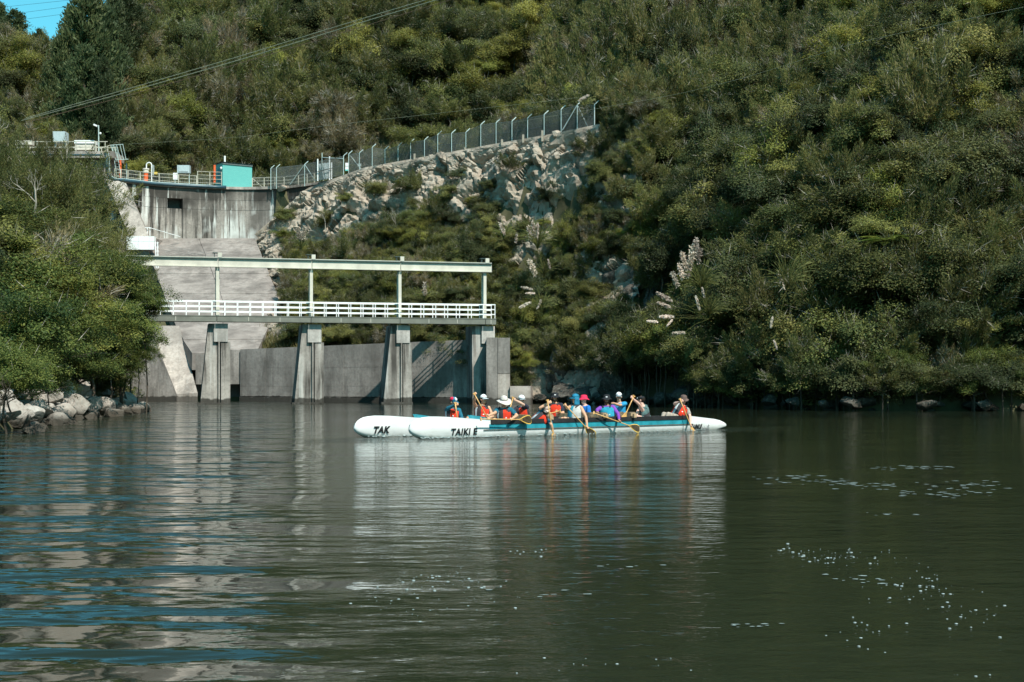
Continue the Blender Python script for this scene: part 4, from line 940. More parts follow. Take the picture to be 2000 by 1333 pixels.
for zi, (xr, yr, n, r0, r1) in enumerate(zones):
    X = rng.uniform(*xr, n); Y = rng.uniform(*yr, n); Z = groundz(X, Y) if zi == 4 else H(X, Y)
    land = (X < xL(Y) - .3) | (X > xRr(Y) + .3) | (Y > 158); land &= Z > .35
    px, py = proj(X, Y, Z + 1.5); land &= (px > -560) & (px < 2420) & (py > -150) & (py < 830)
    X, Y, Z, px, py = X[land], Y[land], Z[land], px[land], py[land]
    s = np.linspace(.35, .975, 22)[None, :]; XX = X[:, None] * s; YY = Y[:, None] * s; ZZ = CAMH + (Z[:, None] + 3.0 - CAMH) * s
    hid = (H(XX.ravel(), YY.ravel(), False).reshape(XX.shape) > ZZ + .3).any(1)
    for i in np.nonzero(~hid)[0]: cand.append((X[i], Y[i], Z[i], px[i], py[i], random.uniform(r0, r1), zi))
random.shuffle(cand); cand.sort(key=lambda c: -c[5] + random.uniform(0, 1.6))
picked = []
def nz(x, y, sc, sd): return float(vnoise(np.array([x]), np.array([y]), sc, sd)[0])
for x, y, z, px, py, r, zi in cand:
    oncl = -27 < x < 13 and 94 < y < 151 and np.min((x - CLPf[:, 0]) ** 2 + (y - CLPf[:, 1]) ** 2) < 1.4
    if zi != 4 and oncl: continue
    if zi == 4 and not oncl: continue
    pq = FPX * r / y * .95; hq = FPX * r / y * .7
    if any(inpoly(px + dx_ * pq, py - hq * .6 + dy_ * pq, b_) for b_ in BARE for dx_, dy_ in ((0, 0), (1, 0), (-1, 0), (0, 1), (0, -1))) and random.random() < .965: continue
    # the far left slope keeps a gap of sky
    hh = r * random.uniform(.6, 1.7) if not oncl else r * .75
    if y > 176 and py - FPX * r / y < np.interp(px, [-100, 0, 95, 215, 262, 300], [45, 60, 108, 95, 40, -200]): continue
    if 1030 < px < 1370 and HY - FPX * (z + hh - CAMH) / y > 715: continue
    if blocked(x, y, z, r, hh): continue
    if not free(x, y, z, r, .385 if zi < 4 else .42): continue
    n1 = nz(x, y + z * 1.5, 14, 11); n2 = nz(x, y + z * 1.5, 6, 12); q = random.random()
    bright = smooth(1380, 1150, px) * smooth(220, 420, py)
    w_ = {'feathery': .34 + .5 * n1 - .25 * bright, 'broad': .16 + .45 * (1 - n1) + .35 * bright, 'yellow': .07 + .14 * n2 + .22 * bright, 'dark': .08 + .22 * (1 - n2), 'brown': .07 + .22 * n2 * n1}
    if px > 1350 and py > 300: w_['broad'] += .35; w_['dark'] += .35; w_['feathery'] -= .15
    if px < 700: w_['feathery'] += .25; w_['brown'] += .2
    tot = sum(max(0.02, v) for v in w_.values()); q *= tot; kd = 'feathery'
    for k_, v_ in w_.items():
        q -= max(.02, v_)
        if q <= 0: kd = k_; break
    picked.append((FPX * r / y, kd, x, y, z, r, hh))
picked.sort(key=lambda p_: -p_[0]); count = {}; rest = {}
for pr, kd, x, y, z, r, hh in picked:
    qx, qy = proj(x, y, z + hh); seen = -pr < qx < 2000 + pr and -pr < qy < 1333
    if seen: count[kd] = count.get(kd, 0) + 1
    if seen and count[kd] <= 285: plant(kd, x, y, z, r, hh, flat=random.choice((.75, .9, 1.0, 1.15, 1.4)))
    else: rest.setdefault(kd, []).append((x, y, z + hh, r))
print('plants', len(picked), count, {k: len(v) for k, v in rest.items()})

def scatter(name, pts, scales, meshes, label, zj=.25, mats=None):
    """one object that repeats a few leafy meshes over many points"""
    src = bpy.data.collections.new(name + '_source')
    for m_ in meshes: src.objects.link(bpy.data.objects.new(name + '_clump', m_))
    me = bpy.data.meshes.new(name); me.from_pydata([tuple(p) for p in pts], [], [])
    a = me.attributes.new('size', 'FLOAT', 'POINT'); a.data.foreach_set('value', np.array(scales, np.float32))
    o = bpy.data.objects.new(name, me); col.objects.link(o)
    g = bpy.data.node_groups.new(name, 'GeometryNodeTree')
    g.interface.new_socket('Geometry', in_out='INPUT', socket_type='NodeSocketGeometry'); g.interface.new_socket('Geometry', in_out='OUTPUT', socket_type='NodeSocketGeometry')
    i_ = g.nodes.new('NodeGroupInput'); u_ = g.nodes.new('NodeGroupOutput'); s_ = g.nodes.new('GeometryNodeInstanceOnPoints'); c_ = g.nodes.new('GeometryNodeCollectionInfo')
    c_.inputs['Collection'].default_value = src; c_.inputs['Separate Children'].default_value = True; c_.inputs['Reset Children'].default_value = True
    s_.inputs['Pick Instance'].default_value = True
    rv = g.nodes.new('FunctionNodeRandomValue'); rv.data_type = 'FLOAT_VECTOR'; rv.inputs[0].default_value = (-zj, -zj, 0); rv.inputs[1].default_value = (zj, zj, 6.283)
    na = g.nodes.new('GeometryNodeInputNamedAttribute'); na.data_type = 'FLOAT'; na.inputs['Name'].default_value = 'size'
    g.links.new(i_.outputs[0], s_.inputs['Points']); g.links.new(c_.outputs[0], s_.inputs['Instance']); g.links.new(rv.outputs[0], s_.inputs['Rotation']); g.links.new(na.outputs[0], s_.inputs['Scale']); g.links.new(s_.outputs[0], u_.inputs[0])
    md = o.modifiers.new('scatter', 'NODES'); md.node_group = g
    tag(o, label, None, None, 'stuff'); return o
for kd, v in rest.items():
    if v: scatter('distant_' + KINDS[kd][0] + '_cover', [q[:3] for q in v], [q[3] for q in v], CROWN[kd], 'more ' + KINDS[kd][1] + ' cover massed on the hillside')

# bushes of the far shore that lean out over the water
for i in range(84):
    f = random.random(); q = random.choice((3, 4, 5, 5, 6, 6)) if f < .9 else 7
    a = RP[q]; b_ = RP[min(q + 1, 8)]; k = random.random(); x = a[0] + (b_[0] - a[0]) * k; y = a[1] + (b_[1] - a[1]) * k; r = random.uniform(1.0, 1.9); px, py = proj(x, y, 1)
    if px < 1190 or px > 2080: continue
    kd = random.choice(('broad', 'dark', 'dark', 'near', 'broad', 'feathery')); dd = random.uniform(-1.3, .4); hh = random.uniform(1.3, 2.4) if px > 1370 else random.uniform(3.0, 3.8)
    plant(kd, x + dd * .3, y + dd, max(.1, float(H(np.array([x]), np.array([y + dd]))[0])), r, hh, limbs=i % 3 == 0)

# low growth over the ground between the trees
tuft = [crown_mesh('tuft', L[k], 8, 70, .6, .5, .18, .10, 'broad', .1) for k in ('broad', 'dark', 'feathery', 'brown')]
pts = []; sc2 = []
for (xr, yr, n, s0, s1) in (((-8, 62), (62, 130), 20000, .6, 1.3), ((-110, -14), (36, 170), 12000, .7, 1.4), ((-100, 130), (125, 330), 18000, 1.1, 2.4)):
    X = rng.uniform(*xr, n); Y = rng.uniform(*yr, n); Z = H(X, Y); px, py = proj(X, Y, Z)
    ok = ((X < xL(Y) - .8) | (X > xRr(Y) + .6) | (Y > 158)) & (Z > .5) & (px > -560) & (px < 2420) & (py > -200) & (py < 820)
    for i in np.nonzero(ok)[0]:
        s_ = random.uniform(s0, s1)
        if -27 < X[i] < 12 and 95 < Y[i] < 151 and np.min((X[i] - CLPf[:, 0]) ** 2 + (Y[i] - CLPf[:, 1]) ** 2) < 1.4: continue
        if 1030 < px[i] < 1370 and py[i] > 735: continue
        if any(inpoly(px[i], py[i], b_) for b_ in BARE) or blocked(X[i], Y[i], Z[i], s_, .2): continue
        if Y[i] < 76 and X[i] < 0 and px[i] < 290 and py[i] > 740: continue
        pts.append((X[i], Y[i], Z[i] + .1)); sc2.append(s_)
scatter('undergrowth', pts, sc2, tuft, 'low leafy undergrowth between the trees')

# --- pines, conifer, odd trees of the skyline
def bigtree(kind, var, px, pyt, Y, r, name, label, flat=1.0, tall=None, base=None):
    x = PX(px, Y); zt = PZ(pyt, Y); gz = float(H(np.array([x]), np.array([Y]))[0])
    ext = {'pine': 1.65, 'conifer': 1.65}.get(kind, .9); hgt = tall or (zt - gz) / (1 + ext) if kind in ('pine', 'conifer') else None
    if kind in ('pine', 'conifer'):
        zs = tall; hh = zt - gz - ext * zs
        root = plant(kind, x, Y, gz - .3, r, hh + .3, var, None, label, zs / r, False, name, 'tree'); root.children[0].scale = (r, r, zs); root.children[0].rotation_euler[0] = 0; root.children[0].rotation_euler[1] = 0
        root.children[1].scale = (r * 1.1, r * 1.1, hh + zs * 1.2)
    else:
        hh = zt - gz - r * flat * .85; root = plant(kind, x, Y, gz - .3, r, hh + .3, var, None, label, flat, True, name, 'tree')
    return root
bigtree('pine', 0, 168, -22, 178, 5.4, 'pine_tree', 'big dark pine against the sky, tallest on the skyline', tall=8.2)
bigtree('pine', 1, 205, 18, 186, 4.0, 'pine_tree', 'dark round pine tucked against the tallest pine on the skyline', tall=6.0)
bigtree('pine', 0, 118, 78, 176, 3.2, 'pine_tree', 'lower dark pine at the bottom of the blue gap of sky', tall=5.0)
bigtree('pine', 1, 165, 95, 168, 4.2, 'pine_tree', 'dark spreading pine below the tallest pine', tall=5.0)
bigtree('pine', 0, 200, 118, 165, 2.4, 'pine_tree', 'small slim dark pine in front of the spreading pine', tall=4.4)
bigtree('pine', 1, 28, 24, 215, 4.4, 'pine_tree', 'pale hazy round pine left of the blue gap of sky', tall=4.4)
bigtree('pine', 0, 2, 12, 222, 3.0, 'pine_tree', 'pine cut by the frame edge left of the hazy round pine', tall=5.0)
bigtree('pine', 0, 76, 60, 220, 2.6, 'pine_tree', 'small pine low in the blue gap of sky', tall=3.0)
bigtree('pine', 0, 140, 20, 182, 3.6, 'pine_tree', 'dark pine leaning against the left flank of the tallest pine', tall=6.0)
bigtree('pine', 0, 225, 0, 192, 3.4, 'pine_tree', 'narrow dark pine between the tallest pine and the open airy one', tall=6.0)
bigtree('pine', 1, 250, -10, 198, 3.6, 'pine_tree', 'open airy pine right of the tallest pine with sky through it', tall=4.0)
bigtree('conifer', 0, 1066, 58, 150, 2.6, 'young_conifer', 'slender yellow-green conifer standing above the fence on the hillside', tall=3.6)
bigtree('pine', 0, 1312, -30, 150, 2.6, 'pine_tree', 'tall thin pine with bare trunk at the top edge of the right slope', tall=3.0)

# --- dead trees: a trunk with grey limbs
def twig_tree(px, py, size, name, label, seed, mat, Y=None, lean=0.2, spread=.75, depth=4, down=False):
    h0 = hit(px, py + 0) if Y is None else P(px, py, Y)
    if h0 is None: return
    h0 = h0 + Vector((-.1, -.9, .3)); r = random.Random(seed); o = thing(name, label, 'tree', h0)
    tb_ = MB(); bb = MB()
    def grow(mb, p, d, ln, rad, lev):
        pts = [p]; q = p
        for k in range(3):
            d = (d + Vector((r.uniform(-.28, .28), r.uniform(-.28, .28), r.uniform(-.15, .25) * (-1 if down else 1)))).normalized(); q = q + d * ln / 3; pts.append(q)
        mb.tube(pts, [rad, rad * .85, rad * .7, rad * .55], 5 if lev > 2 else 4, caps=False)
        if lev == 0: return
        for k in range(r.choice((2, 3, 3))):
            nd = (d + Vector((r.uniform(-1, 1), r.uniform(-1, 1), r.uniform(-.5, .7))) * spread).normalized(); grow(bb, pts[r.choice((2, 3, 3))], nd, ln * r.uniform(.55, .8), rad * .55, lev - 1)
    grow(tb_, h0, Vector((r.uniform(-lean, lean), -.3, -1 if down else 1)).normalized(), size * .42, size * .022, depth)
    tb_.build('trunk', mat, o); bb.build('branches', mat, o)
mred = plain('reddish_twig', (.17, .10, .075), .9, .1, .3)
for i, (px, py, s, lab) in enumerate(((1262, 150, 4.2, 'dead white branching tree high on the middle slope'), (1300, 130, 3.6, 'pale dead tree beside the white branching tree'), (1225, 110, 3.0, 'small bare pale tree up the middle slope'), (1100, 215, 2.6, 'pale bare twigs just above the last fence posts'),
      (1620, 55, 3.4, 'bare grey branches near the top of the right slope'), (1655, 150, 3.0, 'grey bare branch lying across the right slope'), (1790, 455, 3.6, 'sprawling pale dead branches on the right bank'), (1838, 440, 3.2, 'curling white dead branches beside the sprawling pale ones'), (1580, 515, 2.6, 'grey dead bush below the tree fern'),
      (1380, 330, 2.8, 'lichen-grey bare bush on the middle of the slope'), (1480, 250, 2.6, 'thin grey bare tree on the upper right slope'), (780, 470, 2.4, 'pale dry twigs on the cliff below the lone bush'), (640, 470, 1.8, 'grey dry twigs among the dam-side rocks'), (430, 150, 3.6, 'pale leaning dead stems on the hill above the dam'), (560, 120, 3.4, 'grey dead stems on the hill left of centre'),
      (690, 210, 3.2, 'bare pale stems on the hill above the fence'), (760, 105, 3.2, 'silver dead stems high on the hill'), (300, 60, 3.6, 'pale dead branches below the wires near the pines'), (1705, 730, 2.4, 'bare brown branches hanging over the dark waterline'))):
    twig_tree(px, py, s, 'dead_tree', lab, 50 + i, M['dead'])
for i, (px, py, s, lab) in enumerate(((1850, 545, 4.0, 'mass of dead reddish twigs hanging above the water'), (1880, 640, 3.0, 'lower clump of dead reddish twigs over the water'), (1480, 640, 2.2, 'hanging dry roots on the right bank'), (1200, 690, 1.8, 'brown hanging twigs over the shore rocks'))):
    twig_tree(px, py, s, 'dead_shrub', lab, 80 + i, mred, down=True, spread=1.0, lean=.8)
for i, (px, py, Y, s, lab) in enumerate(((8, 345, 76, 3.2, 'lichen-white bare tree at the left edge of the photo'), (140, 510, 73, 1.8, 'grey-white dead bush inside the left bank trees'), (85, 440, 72, 2.6, 'thin pale bare stems in the left bank trees'), (30, 862, 37, 1.2, 'low bare twigs leaning over the water at the left edge'), (52, 830, 40, 1.4, 'thin branching twigs in front of the pale boulders'))):
    twig_tree(px, py, s, 'dead_tree', lab, 95 + i, M['dead'] if i < 3 else M['bark'], Y=Y)

# --- tree fern
hf = hit(1742, 468) or P(1742, 468, 86); cf = P(1738, 472, hf.y - 4.6); fern = thing('tree_fern', 'tree fern with long bright arching fronds on the right bank', 'fern', cf)
for k, (az, el, ln) in enumerate(((200, .05, 3.3), (222, -.02, 3.1), (180, .25, 2.6), (250, .1, 2.4), (160, .3, 2.2), (285, .25, 2.2), (320, .35, 2.0), (120, .45, 2.0), (20, .4, 2.2), (70, .5, 2.0))):
    a = R(az); d = Vector((math.cos(a), math.sin(a) * .8, el)); C = []; A = []; S = []; n_ = 44
    for j in range(n_):
        f = j / n_; p = d * ln * f + Vector((0, 0, .55 * f - 1.15 * f * f)) * ln * .5; w_ = ln * .20 * (math.sin(min(1, f * 1.25 + .12) * math.pi) ** .7 if f < .78 else (1 - f) / .22 * .75)
        sd = d.cross(Vector((0, 0, 1))).normalized()
        for sg in (-1, 1): C.append(p); A.append(sd * sg * w_ + d * w_ * .35 + Vector((0, 0, -w_ * .18))); S.append(d.normalized() * ln * .011)
        if j < n_ - 1: C.append(p); A.append(d * ln / n_ * 1.2); S.append(sd * .02)
    me = leaf_mesh('frond', np.array(C), np.array(A), np.array(S), rng.uniform(.35, .7, len(C)), L['fern']); fo = bpy.data.objects.new('frond', me); fo.parent = fern; col.objects.link(fo)
MB().tube([Vector((cf.x, cf.y + .5, float(H(np.array([cf.x]), np.array([cf.y + .5]))[0]) - .2)), cf - Vector((0, -.2, .8)), cf], [.14, .11, .10], 8).build('trunk', M['bark'], fern)

# --- pampas grass
def pampas(px, py, Y, nb, bl, plumes, label):
    h0 = (hit(px, py) if Y is None else P(px, py, Y)) or P(px, py, 90); h0 = h0 + Vector((0, -1.0, 0)); o = thing('pampas_grass', label, 'pampas grass', h0, 'pampas clumps on the bank'); C = []; A = []; S = []
    for k in range(nb):
        a = rng.uniform(0, 6.28); o_ = rng.uniform(.15, 1.0); ln = bl * rng.uniform(.6, 1.1); p = np.zeros(3); d = np.array([math.cos(a) * o_ * .5, math.sin(a) * o_ * .5, 1.0]); d /= np.linalg.norm(d)
        for j in range(5):
            C.append(p.copy()); A.append(d * ln / 4.4); sd = np.cross(d, [math.sin(a), -math.cos(a), .2]); S.append(sd / np.linalg.norm(sd) * .028); p = p + d * ln / 5
            d = d + np.array([math.cos(a) * .22 * o_, math.sin(a) * .22 * o_, -.34 * o_]); d /= np.linalg.norm(d)
    me = leaf_mesh('leaf_blades', np.array(C), np.array(A), np.array(S), rng.uniform(.2, .6, len(C)), L['broad']); g = bpy.data.objects.new('leaf_blades', me); g.parent = o; g['kind'] = 'stuff'; col.objects.link(g)
    for (qx, qy, dx, dy, ln) in plumes:
        tip = P(qx, qy, h0.y - .2) - h0; d = Vector((dx, -.1, -dy)).normalized(); b0 = tip - d * ln * .5
        st = MB().tube([Vector((0, 0, 0)) + h0, h0 + b0 * .55 + Vector((0, 0, .12)), h0 + b0, h0 + b0 + d * ln], [.018, .014, .010, .004], 4).build('stem', L['grass'], o)
        n_ = 190; f = rng.uniform(0, 1, n_); c_ = np.array(b0)[None] + np.array(d)[None] * (f * ln)[:, None]; rad = .10 * ln * 1.35 * np.sin(np.clip(f * .9 + .1, 0, 1) * math.pi) ** .7
        dd = rdir(n_); c2 = c_ + dd * rad[:, None] * .5; ax = np.array(d)[None] * .55 + dd * .45 + np.array([.12, 0, -.55])[None]
        me = leaf_mesh('plume', c2, unit(ax) * rng.uniform(.10, .24, (n_, 1)) * ln, unit(np.cross(ax, rng.normal(size=(n_, 3)))) * .018 * (1 + ln), rng.uniform(.2, .9, n_), L['plume']); pm_ = bpy.data.objects.new('plume', me); pm_.parent = o; col.objects.link(pm_)
pampas(1365, 575, 86, 200, 2.0, [(1335, 508, -.25, -1, 1.0), (1350, 497, .05, -1, 1.1), (1358, 483, .1, -1, 1.0), (1345, 525, .15, -1, 1.0), (1318, 545, -.4, -1, .9), (1330, 530, -.3, -1, .9), (1365, 500, .2, -1, .9)], 'big pampas clump with upright pink plumes in front of the dark rock')
pampas(1380, 625, 84, 150, 1.6, [(1298, 578, -1, -.5, .95), (1297, 594, -1, -.35, .8), (1303, 617, -1, 0, .85), (1362, 590, .25, .9, .8), (1373, 570, .2, .9, .6), (1275, 627, -1, -.1, .6), (1308, 630, -.6, .7, .5), (1326, 649, -1, .05, .75)], 'drooping pampas clump with plumes spread sideways below the upright clump')
pampas(1050, 490, 110, 150, 2.4, [(1034, 455, -.1, -1, 1.0), (1041, 446, -.1, -1, 1.0), (1048, 450, .15, -1, .9)], 'pampas clump with three upright plumes above the gantry end')
pampas(1062, 545, 106, 80, 1.6, [(1040, 523, -.4, -1, 1.2), (1072, 515, .2, .9, .7)], 'pampas clump with one leaning plume level with the gantry end')
pampas(1058, 610, 104, 90, 1.6, [(1030, 562, -1, -.2, .8), (1036, 572, -1, .05, .65), (1026, 594, -1, .5, .9), (1053, 593, -.4, .9, .7)], 'pampas clump with drooping plumes beside the end of the white railing')
pampas(984, 470, 114, 70, 1.6, [(981, 447, -.4, -1, 1.0), (1008, 465, .1, -1, .7)], 'small pampas with a leaning plume left of the three upright plumes')
pampas(592, 490, 134, 90, 1.8, [(583, 458, -.15, -1, 1.2), (593, 455, .15, -1, 1.2)], 'pampas clump with two plumes among the dam-side rocks')
pampas(832, 590, 112, 60, 1.4, [(829, 565, .05, -1, 1.0)], 'single pampas plume seen behind the gantry posts')
pampas(1140, 215, 114, 40, 1.2, [(1138, 191, .9, -.5, .9)], 'single pale plume above the last fence posts')
pampas(1530, 570, 80, 90, 2.2, [(1524, 545, .3, .9, 1.0), (1507, 628, -.2, .9, .6), (1514, 672, .3, .9, .5)], 'shaded pampas with hanging plumes on the right bank')

# --- dry grass bank beside the chute foot
C = []; A = []; S = []
for k in range(5200):
    x = rng.uniform(-22.6, -15.2); f = (x + 22.6) / 7.4; y = np.interp(x, [-22.6, -15.2], [121.0, 117.2]) + rng.uniform(0, 4.5); z = np.interp(y - np.interp(x, [-22.6, -15.2], [121.0, 117.2]), [0, 4.5], [4.1, 6.4])
    ln = rng.uniform(.35, .85); d = np.array([rng.normal() * .35, -.15 + rng.normal() * .3, 1.0]); d /= np.linalg.norm(d); C.append((x, y, z - .1)); A.append(d * ln); S.append(np.array([rng.normal(), rng.normal(), 0]) * .03)
me = leaf_mesh('dry_grass', np.array(C), np.array(A), np.array(S), rng.uniform(.1, 1, len(C)), L['grass']); o = bpy.data.objects.new('dry_grass', me); col.objects.link(o); tag(o, 'dry yellow grass on the bank above the basin wall', None, None, 'stuff')
mbk = MB(); mbk.prism([(-22.3, 120.6), (-14.6, 116.6), (-14.6, 121), (-21.3, 126)], 2.0, [4.05, 4.25, 6.0, 6.4]); o = mbk.build('grass_bank', M['soil']); tag(o, kind='structure')

# ------------------------------------------------------------------ boulders
def rock_mesh(seed, mat, cuts=16, sub=4):
    r = random.Random(seed); bm = bmesh.new(); bmesh.ops.create_icosphere(bm, subdivisions=sub, radius=1.0)
    pl_ = []
    for _ in range(cuts):
        d = Vector((r.gauss(0, 1), r.gauss(0, 1), r.gauss(0, 1))).normalized(); pl_.append((d, r.uniform(.52, .85)))
    for v in bm.verts:
        p = v.co.copy()
        for d, h in pl_:
            k = p.dot(d) - h
            if k > 0: p -= d * k
        p += p.normalized() * (mnoise.fractal(v.co * 2.0 + Vector((seed, 0, 0)), .9, 2.1, 5) * .055 - max(0, .05 - abs(mnoise.noise(v.co * 1.5 + Vector((0, seed, 0))))) * .8); v.co = p
    me = bpy.data.meshes.new('boulder'); bm.to_mesh(me); bm.free(); me.materials.append(mat); return me
RIP = [rock_mesh(i, M['riprap']) for i in range(6)]; SHO = [rock_mesh(20 + i, M['shore_rock']) for i in range(6)]; CLR = [rock_mesh(40 + i, M['cliff']) for i in range(6)]
def rock(mesh, loc, s, label, group, name='boulder', rot=None):
    o = bpy.data.objects.new(name, mesh); o.location = loc; o.scale = s; o.rotation_euler = rot or (random.uniform(-.3, .3), random.uniform(-.3, .3), random.uniform(0, 6.28)); col.objects.link(o); tag(o, label, 'boulder', group); return o
special = [(250, 787, 72.5, 1.05, 'largest pale boulder at the tip of the left bank'), (275, 797, 72.5, .62, 'white boulder leaning on the largest boulder at the bank tip'), (262, 808, 71, .85, 'flat brown wet boulder at the waterline below the largest boulder'), (125, 768, 60, 1.15, 'tall slanted grey boulder high in the boulder bank'),
           (155, 765, 62, .8, 'round grey boulder behind the slanted one'), (165, 750, 64, .45, 'small dark boulder topmost in the boulder bank'), (150, 793, 58, .9, 'pale slab boulder in the middle of the bank'), (178, 792, 62, .7, 'brownish pale boulder right of the middle slab'), (205, 797, 66, .9, 'long pale boulder left of the largest boulder'), (120, 812, 54, .9, 'brown wet boulder at the waterline in the middle of the bank'),
           (80, 800, 50, .8, 'white sunlit boulder behind the thin twigs'), (55, 812, 48, .85, 'pale boulder near the left end of the bank'), (25, 812, 46, 1.0, 'pale boulder at the left end under the leaves'), (100, 820, 51, .7, 'dark wet boulder by the left part of the waterline'), (108, 775, 56, .6, 'grey boulder under the overhanging leaves'), (215, 815, 63, .75, 'brown boulder lying low at the water right of centre')]
for i, (px, py, Y, s, lab) in enumerate(special):
    s *= .66; rock(RIP[i % 6], P(px, py, Y), (s * 1.15, s, s * .85), lab, 'boulders of the left bank')
for i in range(84):
    Y = random.uniform(41, 73); row = random.choice((0, 0, 1, 1, 2, 2)); x = float(np.interp(Y, LP[:, 1], LP[:, 0])) + .2 - row * .85 + random.uniform(-.3, .3); s = random.uniform(.2, .52)
    px, py = proj(x, Y, .3 * row)
    lab = label_for(['wet brown waterline boulder', 'pale boulder', 'pale upper boulder'][row], px, py, s, FPX * s / Y)
    rock(RIP[random.randrange(6)], (x, Y, .05 + row * .45), (s * 1.2, s, s * .8), lab, 'boulders of the left bank')
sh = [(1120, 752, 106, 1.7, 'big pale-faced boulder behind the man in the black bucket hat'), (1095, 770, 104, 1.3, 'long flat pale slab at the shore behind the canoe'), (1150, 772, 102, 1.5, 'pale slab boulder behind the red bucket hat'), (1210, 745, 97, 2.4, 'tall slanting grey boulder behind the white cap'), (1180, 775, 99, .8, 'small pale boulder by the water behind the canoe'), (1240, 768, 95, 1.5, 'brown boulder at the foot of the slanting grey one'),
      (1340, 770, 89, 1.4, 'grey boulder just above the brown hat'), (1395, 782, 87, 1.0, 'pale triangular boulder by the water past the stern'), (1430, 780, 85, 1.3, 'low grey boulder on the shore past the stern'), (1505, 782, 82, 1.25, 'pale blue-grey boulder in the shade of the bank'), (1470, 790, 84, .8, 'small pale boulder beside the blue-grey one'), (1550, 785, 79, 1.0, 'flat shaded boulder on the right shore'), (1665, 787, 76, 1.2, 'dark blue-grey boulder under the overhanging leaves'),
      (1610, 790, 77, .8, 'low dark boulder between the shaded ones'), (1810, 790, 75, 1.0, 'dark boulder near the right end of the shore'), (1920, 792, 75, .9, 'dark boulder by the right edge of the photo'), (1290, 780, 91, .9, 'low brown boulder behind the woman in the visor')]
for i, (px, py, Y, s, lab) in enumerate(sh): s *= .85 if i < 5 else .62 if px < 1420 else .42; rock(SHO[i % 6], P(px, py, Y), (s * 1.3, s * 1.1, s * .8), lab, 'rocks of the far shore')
RS = RP[:10][::-1]
for i in range(62):
    f = random.uniform(0, 1); Y0 = 0
    q = random.choice(range(5)); a = Vector((*RP[4 + q], 0)); b_ = Vector((*RP[5 + q], 0)); p_ = a.lerp(b_, random.random()); s = random.uniform(.2, .6)
    px, py = proj(p_.x, p_.y, 0)
    rock(SHO[random.randrange(6)], (p_.x + random.uniform(-.2, .8), p_.y + random.uniform(-.3, .7), random.uniform(-.1, .5)), (s * 1.3, s, s * .75), label_for('dark shore rock', px, py, s, FPX * s / p_.y), 'rocks of the far shore', 'rock')
n_ = 0
while n_ < 34:
    b_ = random.choice(BARE[:4]); xs = [q[0] for q in b_]; ys_ = [q[1] for q in b_]; px = random.uniform(min(xs), max(xs)); py = random.uniform(min(ys_), max(ys_)); n_ += 1
    if not inpoly(px, py, b_): continue
    u = None; h0 = hit(px, py, 95, 152)
    if h0 is None or h0.y > 151: continue
    s = random.uniform(.3, .75); zone = BARE.index(b_)
    rock(CLR[random.randrange(6)], h0 + Vector((0, .1, -.1)), (s * 1.25, s * .8, s * .85), label_for('pale cliff rock', px, py, s, FPX * s / h0.y), 'pale rocks of the cliff', 'rock')
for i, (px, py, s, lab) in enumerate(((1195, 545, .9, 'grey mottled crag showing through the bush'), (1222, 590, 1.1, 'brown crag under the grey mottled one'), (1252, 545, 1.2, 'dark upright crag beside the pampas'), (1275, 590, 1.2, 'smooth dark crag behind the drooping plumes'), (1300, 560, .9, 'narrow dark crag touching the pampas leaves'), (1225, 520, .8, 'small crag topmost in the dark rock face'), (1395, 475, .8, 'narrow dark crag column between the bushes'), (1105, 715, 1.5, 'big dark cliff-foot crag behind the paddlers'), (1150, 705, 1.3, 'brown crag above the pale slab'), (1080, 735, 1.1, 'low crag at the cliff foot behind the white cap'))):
    h0 = hit(px, py, 80, 140)
    if h0: rock(SHO[i % 6], h0 + Vector((.1, .5, -.2)), (s * .9, s * .7, s * 1.25), lab, 'crags in the bank', 'crag', (.1 * (i % 3 - 1), 0, .4 * i))

# ------------------------------------------------------------------ the double-hulled canoe
BF = B1 - NEAR * 1.85 + HEAD * .45
LEN = 12.8; ZUP = Vector((0, 0, 1))
def hull_top(t): return float(np.interp(t, [0, .04, .14, .32, .6, 1.1, 2.4, 10.7, 11.3, 12.2, 12.6, 12.8], [.26, .36, .455, .52, .55, .54, .45, .44, .385, .31, .25, .16]))
def hull_bot(t): return float(np.interp(t, [0, .04, .14, .32, .6, 1.1, 2, 10.8, 12.2, 12.8], [.24, .15, .07, .0, -.06, -.12, -.2, -.2, -.08, .08]))
def hull_hw(t): return float(np.interp(t, [0, .03, .1, .3, .7, 1.4, 2.5, 4.5, 8, 11, 12.3, 12.7, 12.8], [.02, .07, .12, .165, .19, .215, .25, .27, .27, .21, .11, .06, .02]))
def side_w(t, z):
    zt, zb = hull_top(t), hull_bot(t); f = min(1, max(0, (z - zb) / max(.01, zt - zb)))
    if t < 1.2 or t > 11.6: k = math.sqrt(max(0, 1 - (2 * f - 1) ** 2)) ** .6; g = 1 - abs(min(1.2, t if t < 6 else LEN - t) / 1.2); return hull_hw(t) * (k * g + (min(1, f * 1.9) ** .5) * (1 - g))
    return hull_hw(t) * min(1, f * 1.9) ** .5
t = NT('white_gelcoat', .28, .5); g_ = t.noise(t.pos(), (1, 1, 2.5), 3.0, 6, .7); zz = t.math('ADD', t.z(), t.step(g_, .3, .7, -.05, .05)); c_ = t.mix(t.step(g_, .50, .66, 0, .30), (.70, .715, .71), (.46, .475, .455)); t.color(t.mix(t.step(zz, .10, .02, 0, .5), c_, (.30, .33, .29))); M['hull'] = t.m; M['teal_gel'] = plain('teal_gelcoat', (0.025, 0.26, 0.33), 0.3, 0.5, 0.18, 5)
M['black'] = plain('black_rubber', (0.022, 0.023, 0.025), 0.6, 0.3, 0.3); M['wood'] = plain('iako_wood', (0.40, 0.29, 0.18), 0.6, 0.3, 0.3, 14); M['rope'] = plain('lashing', (0.16, 0.13, 0.10), 0.9)
